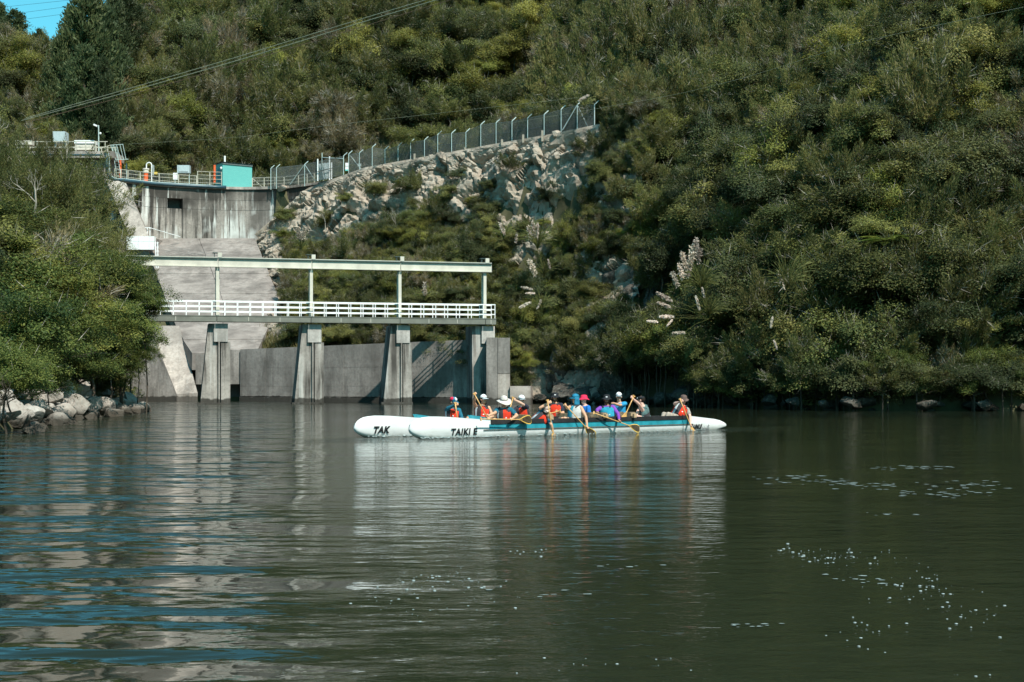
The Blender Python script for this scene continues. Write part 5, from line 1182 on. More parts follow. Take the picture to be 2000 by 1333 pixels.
M['shaft'] = plain('paddle_wood', (0.62, 0.36, 0.13), 0.4, 0.4, 0.2, 12); M['bladew'] = plain('dark_blade_wood', (0.055, 0.042, 0.025), 0.35, 0.4, 0.3, 14); M['edge'] = plain('yellow_blade_edge', (0.72, 0.46, 0.10), 0.4)
M['ink'] = plain('black_lettering', (0.015, 0.016, 0.018), 0.5); M['greyink'] = plain('grey_lettering', (0.22, 0.23, 0.25), 0.5)
canoe = thing('double_hull_canoe', 'long white double-hulled racing canoe with teal bands carrying twelve paddlers', 'canoe', B1 + AFT * 6.4)
def hp(B, t, s, z): return B + AFT * t + NEAR * s + ZUP * z
def build_hull(B, label):
    ts = sorted(set([0, .02, .05, .1, .18, .3, .45, .65, .9, 1.2, 1.6, 2.0, 2.35, 2.45, 2.6] + list(np.arange(3, 10.6, .5)) + [10.75, 10.9, 11.3, 11.8, 12.2, 12.5, 12.7, 12.78, 12.8])); G = []
    for t in ts:
        zt, zb = hull_top(t), hull_bot(t); row = []
        fs = np.linspace(1, 0, 9)
        for f in fs: z = zb + (zt - zb) * f; row.append(hp(B, t, side_w(t, z), z))
        for f in fs[::-1][1:]: z = zb + (zt - zb) * f; row.append(hp(B, t, -side_w(t, z), z))
        op = 1.0 if 2.5 < t < 10.8 else 0.0; w_ = side_w(t, zt)
        for q in np.linspace(-.88, .88, 7):
            d = (zt - .38) * (1 if abs(q) < .85 else 0) * op; row.append(hp(B, t, w_ * q, zt - d + (0 if op else .035 * (1 - q * q) * min(1, hull_hw(t) / .2))))
        row.append(row[0]); G.append(row)
    mb = MB().grid(G); mb.f.append(tuple(range(len(G[0]) - 1))); mb.mi.append(0); n0 = (len(G) - 1) * len(G[0]); mb.f.append(tuple(n0 + i for i in reversed(range(len(G[0]) - 1)))); mb.mi.append(0)
    h = mb.build('hull', M['hull'], canoe, True); h['label'] = label
    def strip(name, mat, t0, t1, z0, z1, out, sides=(1, -1), th=.012):
        for sd in sides:
            Gs = []
            for t in np.linspace(t0, t1, 40):
                a = side_w(t, z0) + out; b_ = side_w(t, z1 if z1 < hull_top(t) else hull_top(t)) + out
                Gs.append([hp(B, t, sd * a, z0), hp(B, t, sd * (a + th), z0), hp(B, t, sd * (b_ + th), z1), hp(B, t, sd * b_, z1), hp(B, t, sd * a, z0)])
            mb = MB().grid(Gs); mb.add(Gs[0][:4], [(3, 2, 1, 0)]); mb.add(Gs[-1][:4], [(0, 1, 2, 3)])
            mb.build(name, mat, h)
    strip('splash_band', M['teal_gel'], 2.55, 10.85, .205, .345, .006); strip('gunwale', M['black'], 2.6, 10.8, .346, .465, .010, th=.03); strip('rubbing_strip', plain('dark_strip', (.12, .115, .10), .5), 2.35, 10.95, .182, .204, .008, th=.02)
    for (ta, tb_, zz) in ((2.05, 2.75, .60), (10.95, 10.6, .52)):
        mb = MB(); 
        for sd in (1, -1):
            a = hp(B, ta, sd * .05, zz); b_ = hp(B, tb_, sd * (side_w(tb_, .44) + .03), .40); c = hp(B, ta + (tb_ - ta) * .15, sd * .05, hull_top(ta) - .03); e = hp(B, tb_, sd * (side_w(tb_, .3) + .02), .22); m_ = hp(B, ta + (tb_ - ta) * .5, sd * .20, .50 + (zz - .5) * .5)
            off = HEAD * .02 * (1 if ta < 5 else -1); vs = [a, m_, b_, e, c]; mb.add(vs + [v + off for v in vs], [(0, 1, 2, 3, 4), (9, 8, 7, 6, 5), (0, 5, 6, 1), (1, 6, 7, 2), (2, 7, 8, 3), (3, 8, 9, 4), (4, 9, 5, 0)])
        mb.build('splash_cowl', M['teal_gel'], h)
    return h
hull_near = build_hull(B1, 'near white hull with teal band and black gunwale'); hull_far = build_hull(BF, 'far white hull, its bow ahead of the near one')
for k, t_ in enumerate((4.75, 6.95, 8.15)):
    pa = hp(B1, t_, .42, .50); pb = hp(BF, t_ + .45, -.3, .50); mid = (pa + pb) / 2 + ZUP * .05
    mb = MB(); mb.bar(pa, pb, .11, .12); mb.bar(hp(B1, t_, .34, .535), hp(B1, t_, -.34, .535), .20, .10); o = mb.build('crossbeam', M['wood'], canoe)
    for s_ in (.24, -.24): MB().bar(hp(B1, t_, s_ - .05, .53), hp(B1, t_, s_ + .05, .53), .225, .155).build('lashing', M['rope'], o)
def ray_plane(px, py, B, s):
    d = Vector(((px - CX) / FPX, 1, (HY - py) / FPX)); C0 = Vector((0, 0, CAMH)); lam = (s + (B - C0).dot(NEAR)) / d.dot(NEAR); return C0 + d * lam
def lettering(text, B, px0, py_mid, height, hull, mat, shear=0.0, bold=.012, squeeze=1.0, name='lettering'):
    cu = bpy.data.curves.new('text', 'FONT'); cu.body = text; cu.size = height * 1.38; cu.shear = shear; cu.offset = bold; cu.resolution_u = 3; cu.space_character = 1.08
    ob = bpy.data.objects.new('text', cu); me = ob.to_mesh(); base = ray_plane(px0, py_mid, B, .21); t0 = (base - B).dot(AFT); z0 = base.z - height / 2; mb = MB(); vs = []
    for v in me.vertices:
        t = t0 + v.co.x * squeeze; z = z0 + v.co.y; vs.append(hp(B, t, side_w(t, z) + .022, z))
    mb.add(vs, [tuple(p_.vertices) for p_ in me.polygons]); ob.to_mesh_clear(); bpy.data.objects.remove(ob); return mb.build(name, mat, hull)
lettering('TAK', BF, 730, 840, .185, hull_far, M['ink'], .18, .012, 1.0)
lettering('TAIKI E', B1, 881, 844, .185, hull_near, M['ink'], .0, .008, 1.0)
lettering('TAINUI', B1, 1348, 834, .15, hull_near, M['ink'], .15, .012, .80)
lettering('Heen', B1, 1372, 837, .12, hull_near, M['greyink'], .2, .002, 1.05)
lettering('+', B1, 1384, 831.5, .11, hull_near, M['greyink'], .0, .004, 1.0, 'emblem')

# ------------------------------------------------------------------ the paddlers
def az(th): a = R(th); return Vector((math.sin(a), -math.cos(a), 0))
def skin(name, c): return plain(name, c, .55, .35, .10, 14)
SK = {'tan': skin('tan_skin', (.58, .33, .21)), 'fair': skin('fair_skin', (.68, .44, .33)), 'brown': skin('brown_skin', (.36, .19, .115)), 'pink': skin('pink_skin', (.66, .40, .32))}
def cloth(n, c): return plain(n, c, .85, .15, .22, 9)
CL = {'teal': cloth('teal_shirt', (.02, .13, .19)), 'black': cloth('black_singlet', (.025, .027, .032)), 'navy': cloth('navy_shirt', (.03, .035, .055)), 'blue': cloth('bright_blue_shirt', (.02, .16, .50)), 'sky': cloth('sky_blue_shirt', (.03, .28, .52)), 'purple': cloth('purple_shirt', (.20, .06, .36)), 'grey': cloth('light_grey_singlet', (.45, .45, .43)), 'greyshirt': cloth('grey_shirt', (.33, .31, .28)), 'slate': cloth('slate_shorts', (.035, .04, .05)), 'stone': cloth('stone_trousers', (.36, .31, .26)), 'sage': cloth('sage_vest', (.10, .17, .17)),
      'red': cloth('red_vest', (.62, .045, .02)), 'char': cloth('charcoal_vest', (.05, .045, .05)), 'pale': cloth('pale_strip', (.45, .52, .55)), 'cyan': cloth('cyan_vest', (.03, .30, .42)), 'white': cloth('white_cap', (.74, .76, .78)), 'cream': cloth('cream_hat', (.62, .58, .53)), 'brownhat': cloth('brown_hat', (.13, .09, .08)), 'blackhat': cloth('black_hat', (.022, .024, .028)), 'redhat': cloth('red_hat', (.62, .03, .08)), 'tealhat': cloth('teal_hat', (.02, .17, .28)), 'palecap': cloth('pale_pink_cap', (.62, .48, .42)), 'hair': cloth('dark_hair', (.025, .018, .014)), 'beard': cloth('beard', (.06, .03, .02)), 'lens': plain('dark_lens', (.01, .01, .012), .15, .6)}
def hand_dir(v, n): v = v - n * v.dot(n); return v.normalized() if v.length > 1e-4 else n.orthogonal().normalized()
def remesh(o, vox):
    m_ = o.modifiers.new('skin', 'REMESH'); m_.mode = 'VOXEL'; m_.voxel_size = vox; m_.use_smooth_shade = True; s_ = o.modifiers.new('soften', 'SMOOTH'); s_.iterations = 2; s_.factor = .4
RINGS = [(-.06, .12, .10), (0, .165, .12), (.25, .15, .105), (.5, .155, .112), (.75, .175, .118), (.90, .165, .095), (1.0, .085, .07)]
def person(label, hull, px, hx, hy, ty, hd, skin_, shirt, sleeve, vest, hat, handR=None, handL=None, elbR=None, elbL=None, lower='slate', seat=.36, grip=None, hs=0.0, glasses=True, beard=False, hair=True, look=0.0, bare_legs=True):
    B = BF if hull == 'F' else B1; p0 = ray_plane(px, 825, B, 0); t0 = (p0 - B).dot(AFT); pel = hp(B, t0, 0, seat); hc = ray_plane(hx, hy, B, hs)
    F = az(ty); HF = (az(hd) - ZUP * look).normalized(); neck = hc - ZUP * .15 - HF * .035 * 1.0 + (pel - hc).normalized() * .0
    sp = neck - pel; L_ = sp.length; U = sp.normalized(); F = hand_dir(F, U); Rt = F.cross(U)
    root = thing('person', label, 'person', pel, 'paddlers in the canoe'); sk = SK[skin_]; body = MB()
    k_ = min(1.12, max(.9, L_ / .52))
    def ring(k, w_, d_, e=0.0, n=20, arc=None): c = pel + U * (L_ * k) + F * (.02 * math.sin(max(0, k) * math.pi)); return [c + Rt * ((w_ + e) * math.cos(a)) + F * ((d_ + e) * math.sin(a)) for a in np.linspace(0, 2 * math.pi, n, endpoint=False)]
    def loft(mb, rows, mi=None):
        n = len(rows[0]); o_ = len(mb.v)
        for r_ in rows: mb.v += [tuple(p_) for p_ in r_]
        for i in range(len(rows) - 1):
            for j in range(n):
                mb.f.append((o_ + i * n + j, o_ + i * n + (j + 1) % n, o_ + (i + 1) * n + (j + 1) % n, o_ + (i + 1) * n + j)); mb.mi.append(mi(j, i) if mi else 0)
        mb.f.append(tuple(o_ + j for j in reversed(range(n)))); mb.f.append(tuple(o_ + (len(rows) - 1) * n + j for j in range(n))); mb.mi += [0, 0]
    loft(body, [ring(*r_) for r_ in RINGS])
    HU = (ZUP - HF * HF.z).normalized(); HR = HF.cross(HU)
    body.capsule(neck - U * .04, .058, hc - HU * .06, .055); body.ball(hc + HU * .025, (.078, .098, .098), (HR, HF, HU), 14, 10); body.capsule(hc + HF * .022 - HU * .02, .066, hc + HF * .04 - HU * .075, .050)
    body.capsule(hc + HF * .088 + HU * .012, .010, hc + HF * .112 - HU * .026, .016); body.capsule(hc + HF * .085 - HU * .06 - HR * .018, .010, hc + HF * .085 - HU * .06 + HR * .018, .010); body.capsule(hc + HF * .086 + HU * .036 - HR * .035, .012, hc + HF * .086 + HU * .036 + HR * .035, .012)
    for s_ in (1, -1): body.ball(hc + HR * .082 * s_ - HF * .005, (.012, .022, .032), (HR, HF, HU), 8, 6)
    sleeves = []; hands = {}
    for side, tgt, elb in ((1, handR, elbR), (-1, handL, elbL)):
        S = pel + U * (L_ - .07) + Rt * (.178 * side * k_ ** .5); body.capsule(neck - U * .07, .05, S, .058)
        if tgt is None: T = pel + F * .36 + Rt * (.14 * side) + ZUP * .16
        else: T = ray_plane(tgt[0], tgt[1], B, tgt[2])
        a1, a2 = .29 * k_, .255 * k_; W = T + (S - T).normalized() * .055; d = W - S; D = d.length
        if D > (a1 + a2) * .985: ex = D / ((a1 + a2) * .985); ex = min(ex, 1.22); a1 *= ex; a2 *= ex; d = d.normalized() * min(D, (a1 + a2) * .985); W = S + d; D = d.length
        h_ = (a1 * a1 - a2 * a2 + D * D) / (2 * D); hh = math.sqrt(max(0, a1 * a1 - h_ * h_)); hint = (ray_plane(elb[0], elb[1], B, elb[2]) - S) if elb else (Rt * side * .6 - ZUP * .8 - F * .2); dn = d.normalized(); E = S + dn * h_ + hand_dir(hint, dn) * hh
        body.capsule(S, .054, S.lerp(E, .45), .052); body.capsule(S.lerp(E, .45), .052, E, .040); body.capsule(E, .041, E.lerp(W, .35), .043); body.capsule(E.lerp(W, .35), .043, W, .028)
        fd = (W - E).normalized(); pd = None
        if grip is not None: pd = (ray_plane(grip[2], grip[3], B, grip[5]) - ray_plane(grip[0], grip[1], B, grip[4])).normalized()
        pd = hand_dir(pd, fd) if pd is not None and abs(pd.dot(fd)) < .95 else hand_dir(Rt, fd); nn = fd.cross(pd)
        pc_ = W + fd * .045; body.ball(pc_, (.040, .050, .020), (pd, fd, nn), 10, 6); hands[side] = W + fd * .075
        for q, ln in zip((-.031, -.010, .011, .031), (.9, 1.05, 1.0, .8)):
            a = pc_ + fd * .035 + pd * q; b_ = a + (fd * .030 + nn * .012) * ln; c_ = b_ + (nn * .028 - fd * .004) * ln; e_ = c_ + (nn * .004 - fd * .026) * ln
            body.capsule(a, .0105, b_, .010, 6); body.capsule(b_, .010, c_, .0095, 6); body.capsule(c_, .0095, e_, .0085, 6)
        th = pc_ - pd * .036 - fd * .01; tb = th + (-pd * .012 + fd * .022 + nn * .018); body.capsule(th, .013, tb, .0115, 6); body.capsule(tb, .0115, tb + (pd * .02 + nn * .016 + fd * .008), .010, 6)
        sleeves.append((S, E, W))
    kn = []
    LF = HEAD; LR = LF.cross(ZUP)
    for s_ in (1, -1):
        hip = pel + LR * .085 * s_ + LF * .02; knee = hip + LF * .40 + ZUP * .11; foot = knee + LF * .12 - ZUP * .30 - LR * .02 * s_; body.capsule(hip, .085, knee, .058); body.capsule(knee, .056, foot, .04); body.capsule(foot, .04, foot + LF * .16 - ZUP * .02, .03); kn.append((hip, knee, foot))
    o = body.build('body', sk, root); remesh(o, .0085)
    sh_ = MB(); loft(sh_, [ring(k, a, b_, .016) for k, a, b_ in RINGS[1:6]] + [ring(.97, .105, .082, .012)])
    for S, E, W in sleeves:
        if sleeve == 'none': sh_.capsule(neck - U * .07, .058, S.lerp(neck, .3), .058); continue
        sh_.capsule(neck - U * .07, .062, S, .070); 
        if sleeve == 'short': sh_.capsule(S, .070, S.lerp(E, .62), .066)
        else: sh_.capsule(S, .068, E, .054); sh_.capsule(E, .054, E.lerp(W, .88), .040)
    o = sh_.build('shirt', CL[shirt], root); remesh(o, .011)
    lw_ = MB(); lw_.ball(pel + ZUP * .0, (.18, .16, .13), None, 12, 8)
    for hip, knee, foot in kn: lw_.capsule(hip, .102, hip.lerp(knee, .62 if bare_legs else 1.0), .088 if bare_legs else .072); 
    if not bare_legs:
        for hip, knee, foot in kn: lw_.capsule(knee, .072, foot, .06)
    o = lw_.build('shorts' if bare_legs else 'trousers', CL[lower], root); remesh(o, .013)
    if vest:
        rows = []; n = 32; prof = [(-.02, .17, .125, .03), (.02, .165, .122, .05), (.3, .152, .11, .055), (.55, .157, .115, .058), (.74, .165, .118, .05), (.86, .135, .108, .035), (.90, .125, .10, .02)]
        vb = MB(); cols_ = {'redchar': ('red', 'pale', 'char'), 'cyan': ('cyan', 'char', 'cyan'), 'sage': ('sage', 'char', 'sage'), 'redfront': ('red', 'char', 'red'), 'cyangrey': ('cyan', 'grey', 'cyan')}[vest]
        def mi(j, i):
            a = (j + .5) / n * 360; a = a - 90; a = a - 360 if a > 180 else a   # 0 = front, + towards the wearer's left
            if vest == 'redchar':
                if -88 < a < -52: return 0
                if -52 <= a < -38: return 1
                if -38 <= a < 4: return 2
                if 4 <= a < 36: return 0
                if 36 <= a < 62 and 2 <= i <= 3: return 0
                return 2
            if vest == 'redfront': return 0 if abs(a) < 62 and not (8 < a < 16) else 1
            if vest == 'cyan': return (1 if i <= 1 else 0) if abs(a) < 75 and abs(a) > 2 else 1
            if vest == 'cyangrey': return 0 if -75 < a < 8 else 1
            return 1 if (i == 2 or 70 < a < 84) else 0
        loft(vb, [ring(k, w_, d_, e, n) for k, w_, d_, e in prof], mi); vo = vb.build('life_vest', [CL[c] for c in cols_], root, True)
        for s_ in (1, -1):
            sm = MB(); sm.tube([pel + U * L_ * .84 + F * .135 + Rt * .085 * s_, pel + U * (L_ * .97) + F * .08 + Rt * .105 * s_, pel + U * (L_ * 1.0) + Rt * .105 * s_, pel + U * L_ * .86 - F * .12 + Rt * .085 * s_], .022, 6); sm.build('shoulder_strap', CL['char'] if vest != 'sage' else CL['sage'], vo)
        bk_ = MB(); c = pel + U * L_ * .42 + F * .17; bk_.box(c + Rt * .0 - Rt * .055, (.07, .02, .03), (Rt, F, U)); bk_.build('badge', CL['white'], vo)
    # face and headwear
    if glasses:
        g = MB(); 
        for s_ in (1, -1): g.ball(hc + HF * .098 + HU * .018 + HR * .034 * s_, (.030, .012, .020), (HR, HF, HU), 10, 6); g.bar(hc + HF * .088 + HU * .022 + HR * .062 * s_, hc - HF * .0 + HU * .022 + HR * .086 * s_, .006, .01)
        g.build('sunglasses', CL['lens'], root)
    else:
        for s_ in (1, -1): MB().ball(hc + HF * .093 + HU * .016 + HR * .032 * s_, (.013, .007, .008), (HR, HF, HU), 8, 6).build('eye', CL['hair'], root)
    MB().box(hc + HF * .099 - HU * .062, (.040, .008, .008), (HR, HF, HU)).build('mouth', plain('lip', (.30, .10, .08), .5), root) if not beard else None
    if beard:
        b_ = MB(); b_.capsule(hc + HF * .048 - HU * .080, .050, hc + HF * .060 - HU * .105, .034); b_.capsule(hc + HF * .05 - HU * .06 + HR * .055, .026, hc + HU * .02 + HR * .08, .012); b_.capsule(hc + HF * .05 - HU * .06 - HR * .055, .026, hc + HU * .02 - HR * .08, .012); o = b_.build('beard', CL['beard'], root); remesh(o, .009)
    if hair: MB().ball(hc + HU * .03 - HF * .022, (.088, .095, .092), (HR, HF, HU), 14, 8).build('hair', CL['hair'], root, True)
    hm = MB(); kind, hcol = hat; n = 24; G = []; top = hc + HU * .035
    prof = {'cap': [(0, .098), (.045, .094), (.075, .075), (.098, .045), (.108, .012), (.110, .001)], 'bucket': [(-.035, .165), (-.02, .145), (.005, .112), (.01, .108), (.055, .100), (.085, .088), (.10, .06), (.106, .001)], 'sun': [(-.03, .21), (-.018, .17), (.0, .115), (.01, .108), (.06, .100), (.095, .082), (.115, .045), (.120, .001)], 'flap': [(0, .102), (.045, .099), (.08, .08), (.10, .045), (.11, .001)], 'visor': [(-.005, .100), (.03, .100), (.055, .085), (.07, .06), (.075, .001)]}[kind]
    for j in range(n):
        a = 2 * math.pi * j / n; row = []
        for q, (h_, r_) in enumerate(prof):
            wv = 0
            if kind == 'sun' and q < 2: wv = .030 * math.sin(a * 2 + .6) * (1 - q * .4); 
            if kind == 'bucket' and q < 2: wv = .012 * math.sin(a * 3)
            row.append(top + HR * (r_ * .93 * math.cos(a)) + HF * (r_ * 1.06 * math.sin(a)) + HU * (h_ + wv + .01))
        G.append(row)
    hm.grid(G, True)
    ho = hm.build('hat', [CL[hcol]], root, True); md_ = ho.modifiers.new('cloth', 'SOLIDIFY'); md_.thickness = .006
    if kind in ('cap', 'flap', 'visor'):
        bm_ = MB(); Gb = []
        for j in range(11):
            a = R(-62 + 124 * j / 10); row = []
            for q in (0, .5, 1): r_ = .098 + .098 * q * math.cos(a * 1.15) ** .6; row.append(top + HR * (.95 * (.096 + .02 * q) * math.sin(a)) + HF * (1.04 * r_ * math.cos(a)) + HU * (.012 - .016 * q - .022 * abs(math.sin(a)) ** 2))
            Gb.append(row)
        bm_.grid(Gb); bo = bm_.build('brim', CL[{'white': 'white', 'tricap': 'tealhat'}.get(hcol, hcol)] if hcol != 'white' else CL['pale'], ho, True); bo.modifiers.new('cloth', 'SOLIDIFY').thickness = .006
    if kind == 'flap':
        fm = MB(); Gf = []
        for j in range(15):
            a = R(40 + 280 * j / 14); Gf.append([top + HR * (.098 * math.sin(a) * e) + HF * (.106 * math.cos(a) * e) - HU * z_ for z_, e in ((-.02, 1.0), (.06, 1.02), (.16, 1.08), (.19, 1.12))])
        fm.grid(Gf); fo = fm.build('neck_flap', CL[hcol], ho, True); fo.modifiers.new('cloth', 'SOLIDIFY').thickness = .006
    if kind == 'sun': MB().tube([top + HR * (.104 * .93 * math.cos(a)) + HF * (.104 * 1.06 * math.sin(a)) + HU * .045 for a in np.linspace(0, 2 * math.pi, 20)], .008, 5).build('hat_band', CL['char'], ho)
    if hat[0] == 'visor':
        gg = MB()
        for s_ in (1, -1): gg.ball(top + HF * .104 + HU * .025 + HR * .036 * s_, (.03, .018, .02), (HR, HF, HU), 8, 6)
        gg.build('goggles', CL['pale'], ho)
    if label.startswith('paddler in a red, white'):
        for s_, c_ in ((1, 'redhat'), (0, 'white')): MB().ball(top + HU * .05 + HR * (.035 if s_ else .0) - HF * (.02 if s_ else -.03), (.072 if s_ else .05, .085, .062), (HR, HF, HU), 12, 8).build('cap_panel', CL[c_], ho, True)
    elif kind == 'bucket' and hcol != 'redhat' and hcol != 'brownhat': MB().box(top + HF * .108 + HU * .045, (.05, .01, .028), (HR, HF, HU)).build('hat_badge', CL['white'], ho)
    root.scale = (1.07,) * 3; root.location.z -= .03
    return root, B

def paddle(label, B, gx, gy, gs, ex, ey, es, blade='wet', face=None, tipdeep=.28, gl=0.0):
    G = ray_plane(gx, gy, B, gs); E = ray_plane(ex, ey, B, es); d = (E - G).normalized()
    tip = E + d * tipdeep; o = thing('paddle', label, 'paddle', G, 'canoe paddles'); bl = .44; nk = tip - d * bl
    MB().tube([G, G.lerp(nk, .5), nk, nk + d * .12], [.017, .0165, .015, .010], 8).build('shaft', M['shaft'], o, True)
    x = hand_dir(face if face is not None else NEAR, d); wv = d.cross(x)
    MB().bar(G - wv * .045, G + wv * .045, .034, .034).build('grip', M['shaft'], o)
    outl = [(0, .018), (.06, .03), (.14, .07), (.24, .11), (.33, .128), (.40, .118), (.435, .075), (.444, .0)]; f_ = []; b_ = []
    def outline(k, th): return [nk + d * (a * 1.0) + wv * (w_ * k) + x * th for a, w_ in outl] + [nk + d * (a * 1.0) - wv * (w_ * k) + x * th for a, w_ in outl[-2::-1]]
    mb = MB(); A = outline(1, .006); Bq_ = outline(1, -.006); n = len(A); mb.add(A + Bq_, [tuple(range(n)), tuple(range(2 * n - 1, n - 1, -1))] + [(i, n + i, n + (i + 1) % n, (i + 1) % n) for i in range(n)])
    mb.build('blade_edge' if blade == 'dark' else 'blade', M['edge'] if blade == 'dark' else M['shaft'], o)
    if blade == 'dark':
        for sg in (1, -1):
            A = [nk + d * (.03 + a * .92) + wv * (w_ * .84) + x * (.009 * sg) for a, w_ in outl] + [nk + d * (.03 + a * .92) - wv * (w_ * .84) + x * (.009 * sg) for a, w_ in outl[-2::-1]]
            mb = MB(); mb.add(A + [v - x * .002 * sg for v in A], [tuple(range(n)) if sg > 0 else tuple(reversed(range(n)))]); mb.build('blade_face', M['bladew'], o)
    return o

person('paddler in a red, white and blue cap sitting foremost in the far hull', 'F', 884, 886, 787, -18, 42, 'tan', 'teal', 'long', 'redchar', ('cap', 'tealhat'), (889, 791, .30), (892, 823, .34), (867, 797, .1), None, grip=(889, 788, 896, 848, .30, .36), look=.15)
person('paddler in a white cap and black singlet with one bare arm raised high', 'F', 941, 944, 782, -10, 40, 'tan', 'black', 'none', 'redchar', ('cap', 'white'), (928, 773, .22), (954, 818, .34), (919, 790, .0), None, grip=(926, 769, 957, 826, .22, .36))
person('paddler in a pale wide-brimmed sun hat holding the paddle level', 'N', 985, 984, 786, -5, 12, 'tan', 'teal', 'short', 'redchar', ('sun', 'cream'), (944, 819, .42), (1000, 819, .44), (960, 812, .25), (1007, 808, .3), grip=(938, 819, 1000, 820, .42, .44), look=.35, hs=.05)
person('paddler in a white cap with bare forearm reaching forward, behind the sun hat', 'F', 1024, 1019, 783, -30, 22, 'fair', 'navy', 'short', 'redchar', ('cap', 'white'), (1000, 808, .2), (1003, 780, .32), None, (1026, 792, .35), grip=(1002, 778, 992, 820, .32, .36))
person('paddler in a pale cap bent low over the side with a hand in the water', 'N', 1046, 1067, 800, -30, -10, 'tan', 'teal', 'short', 'redchar', ('cap', 'palecap'), (1070, 787, .38), (1079, 845, .50), (1047, 801, .15), (1074, 826, .48), grip=(1069, 783, 1080, 846, .42, .50), look=.55, hs=.22, seat=.34)
person('bearded paddler in a black bucket hat and red vest facing the camera', 'F', 1085, 1084, 778, -12, 0, 'tan', 'navy', 'short', 'redfront', ('bucket', 'blackhat'), (1074, 808, .3), (1090, 806, .34), None, (1108, 811, .2), beard=True, grip=(1068, 808, 1092, 804, .34, .34))
person('muscular paddler in a teal flap hat and grey singlet driving the paddle down', 'N', 1121, 1124, 781, -42, -58, 'tan', 'grey', 'none', 'cyangrey', ('flap', 'tealhat'), (1105, 794, .22), (1146, 832, .46), (1104, 810, .05), (1153, 812, .46), grip=(1103, 791, 1154, 847, .22, .52), hs=.05)
person('paddler in a red bucket hat and bright blue shirt behind the flap hat', 'F', 1148, 1141, 782, -60, -45, 'pink', 'blue', 'short', None, ('bucket', 'redhat'))
person('paddler with goatee in a black bucket hat and purple shirt', 'N', 1187, 1185, 782, -6, -4, 'brown', 'purple', 'long', 'cyan', ('bucket', 'blackhat'), (1165, 809, .36), (1209, 821, .46), (1162, 806, .2), (1216, 810, .3), beard=True, grip=(1160, 807, 1232, 832, .34, .55))
person('smiling paddler in a white-fronted cap and sky blue shirt sitting highest', 'F', 1214, 1209, 777, -18, -8, 'tan', 'sky', 'short', None, ('cap', 'white'), None, (1197, 788, .3), None, (1217, 797, .2), grip=None)
person('paddler in a black visor with goggles, shoulder turned to the camera', 'N', 1262, 1253, 783, -100, -112, 'pink', 'sage', 'none', 'sage', ('visor', 'blackhat'), (1240, 819, .1), (1236, 778, .22), (1243, 806, .0), (1256, 790, .35), grip=(1237, 775, 1218, 818, .22, .30), lower='sage', hair=True)
person('steersman in a brown bucket hat with red vest at the stern', 'N', 1320, 1334, 782, -6, 14, 'pink', 'greyshirt', 'short', 'redchar', ('bucket', 'brownhat'), (1328, 785, .30), (1347, 827, .42), (1304, 791, .15), (1349, 808, .35), grip=(1328, 781, 1352, 842, .30, .46), lower='stone', bare_legs=False, look=.25, hs=.06, seat=.42)
paddle('upright wooden paddle held by the foremost paddler', BF, 889, 787, .34, 897, 846, .40, tipdeep=.25)
paddle('slanting wooden paddle held by the black-singlet paddler', BF, 926, 769, .26, 957, 827, .40, tipdeep=.45)
paddle('level paddle with dark yellow-edged blade held by the sun hat paddler', B1, 939, 819, .46, 1028, 820, .50, 'dark', Vector((.2, -.95, .2)), tipdeep=.18)
paddle('paddle shaft half hidden behind the sun hat', BF, 1002, 777, .36, 990, 820, .40, tipdeep=.35)
paddle('near upright pale paddle held over the side by the bending paddler', B1, 1069, 782, .44, 1080, 847, .54, tipdeep=.35)
paddle('short orange paddle held across the bearded paddler', BF, 1094, 803, .36, 1062, 811, .40, tipdeep=.2)
paddle('slanting paddle with yellow blade entering the water amidships', B1, 1103, 790, .24, 1155, 847, .56, 'dark', Vector((-.3, -.9, .3)), tipdeep=.12)
paddle('paddle with brown blade held low across the purple-shirted paddler', B1, 1160, 807, .38, 1249, 839, .62, 'dark', Vector((.1, -.9, .4)), tipdeep=.0)
paddle('orange paddle shaft sloping down in front of the visor paddler', B1, 1238, 774, .24, 1217, 820, .20, tipdeep=.15)
paddle('steering paddle held upright at the stern', B1, 1328, 780, .34, 1353, 842, .50, tipdeep=.25)

# ------------------------------------------------------------------ foam, bubbles and splash on the river
M['foam'] = plain('foam', (.32, .38, .38), .5, .3, .1, 20)
mb = MB()
def water_pt(px, py): Y = CAMH * FPX / (py - HY); return PX(px, Y), Y
clus = [(1640, 1090, 120, 22, 46), (1800, 1150, 130, 40, 48), (1880, 1200, 90, 40, 30), (1560, 1080, 80, 14, 16), (1700, 1240, 60, 30, 16), (860, 1130, 110, 26, 44), (760, 1190, 90, 26, 18), (1020, 1080, 60, 14, 16), (1150, 1300, 220, 26, 14), (1900, 1320, 60, 8, 5), (930, 1160, 160, 40, 24)]
for cx_, cy_, sx_, sy_, n in clus:
    for _ in range(n):
        x, Y = water_pt(cx_ + random.gauss(0, sx_ * .5), max(1040, cy_ + random.gauss(0, sy_ * .5))); r = random.choice((.002, .003, .004, .006, .009)) * Y / 10; mb.ball((x, Y, 0.001), (r * 1.4, r * 1.4, r * .4), None, 7, 5)
o = mb.build('foam_bubbles', M['foam'], None, True); tag(o, 'white bubbles drifting on the dark water', None, None, 'stuff')
mb = MB()
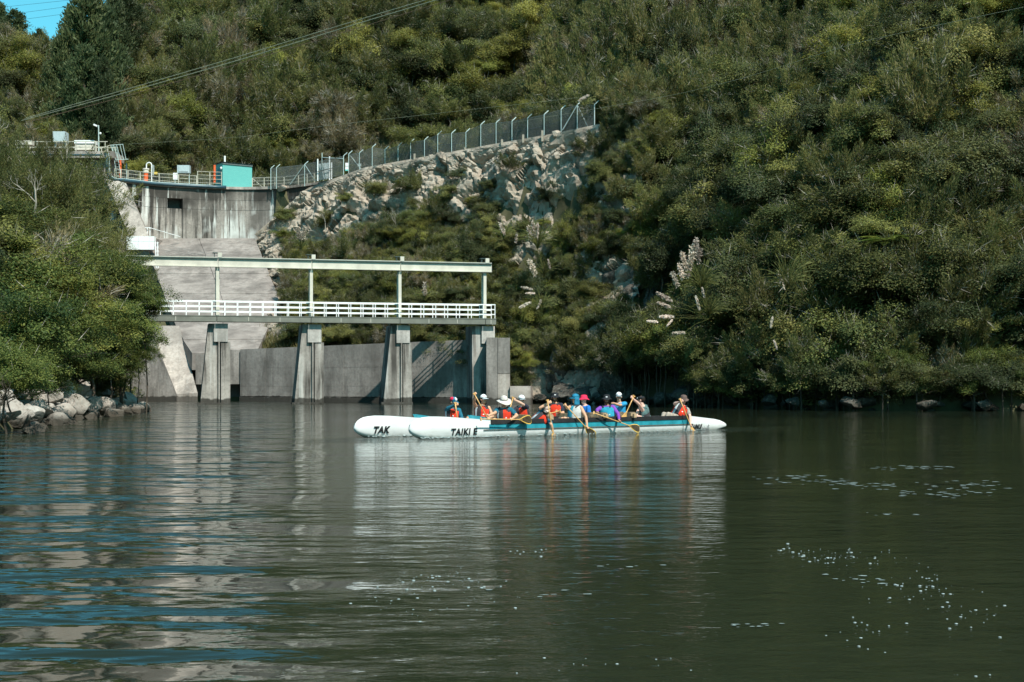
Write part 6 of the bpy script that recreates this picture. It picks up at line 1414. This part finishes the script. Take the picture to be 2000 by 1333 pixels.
for cx_, cy_, sx_, sy_, n in ((1780, 914, 110, 5, 60), (1560, 938, 110, 10, 70), (1680, 948, 120, 7, 60), (1850, 962, 130, 12, 80), (1900, 945, 90, 8, 40), (1690, 1132, 70, 8, 26), (1500, 1222, 90, 6, 22), (1060, 1158, 90, 8, 16), (1220, 1105, 60, 4, 10), (1720, 1006, 80, 3, 14)):
    for _ in range(n // 2):
        x, Y = water_pt(cx_ + random.gauss(0, sx_ * .5), cy_ + random.gauss(0, sy_ * .5)); r = random.uniform(.01, .035) * Y / 17; n_ = 7; ph = random.random() * 6; pts = [(x + r * random.uniform(.8, 2.4) * math.cos(ph + k * .9), Y + r * random.uniform(.6, 1.6) * math.sin(ph + k * .9), .004) for k in range(n_)]
        mb.add(pts + [(p_[0], p_[1], .001) for p_ in pts], [tuple(range(n_))])
o = mb.build('foam_flecks', plain('thin_foam', (.24, .30, .29), .5, .3, .2, 12)); tag(o, 'thin foam flecks drifting in lines on the right of the river', None, None, 'stuff')
mb = MB()
for k in range(420):
    hull_ = random.choice((B1, B1, BF)); t = random.choice((random.uniform(.3, 3.0), random.uniform(.3, 11.5))); s = (side_w(t, .02) + abs(random.gauss(.02, .10))) * (1 if random.random() < .85 else -1)
    p_ = hp(hull_, t, s, .012 + abs(random.gauss(0, .010))); r = random.uniform(.006, .020); mb.ball(p_, (r * 2.6, r * 1.6, r * .6), None, 6, 4)
for (px, py) in ((1079, 851), (1155, 850), (1350, 843)):
    c = Vector((*water_pt(px, py), .0))
    for _ in range(26): q = c + Vector((random.gauss(0, .10), random.gauss(0, .10), abs(random.gauss(.01, .03)))); r = random.uniform(.006, .016); mb.ball(q, r, None, 6, 4)
o = mb.build('bow_splash', M['foam'], None, True); tag(o, 'white splash and foam along the canoe hulls', None, None, 'stuff')

# ------------------------------------------------------------------ no two things share a label that their place can tell apart
bpy.context.view_layer.update()
same = {}
for o in scene.objects:
    if o.parent is None and o.get('label') and o.get('kind') is None: same.setdefault(o['label'], []).append(o)
for lab, v in same.items():
    if len(v) < 2: continue
    q = [(proj(o.location.x, o.location.y, o.location.z), o) for o in v]
    q.sort(key=lambda e: e[0][0]); n = len(q); nc_ = 1 if n <= 3 else 2 if n <= 6 else 3
    for c_ in range(nc_):
        cq = q[c_ * n // nc_:(c_ + 1) * n // nc_]; cw = '' if nc_ == 1 else ['left-hand', 'right-hand'][c_] if nc_ == 2 else ['left-hand', 'central', 'right-hand'][c_]
        xr_ = max(e[0][0] for e in cq) - min(e[0][0] for e in cq); yr_ = max(e[0][1] for e in cq) - min(e[0][1] for e in cq); m = len(cq)
        if nc_ == 1 and xr_ > yr_: nm = ['leftmost', 'rightmost'] if m == 2 else ['leftmost', 'middle', 'rightmost']
        else: cq.sort(key=lambda e: e[0][1]); nm = [''] if m == 1 else ['higher', 'lower'] if m == 2 else ['highest', 'middle', 'lowest'] if m == 3 else ['highest', 'upper', 'lower', 'lowest'] if m == 4 else ['highest', 'upper', 'middle', 'lower', 'lowest'] + ['lowest'] * m
        for e, wn in zip(cq, nm): e[1]['label'] = ' '.join((cw + ' ' + wn + ' ' + lab).split())
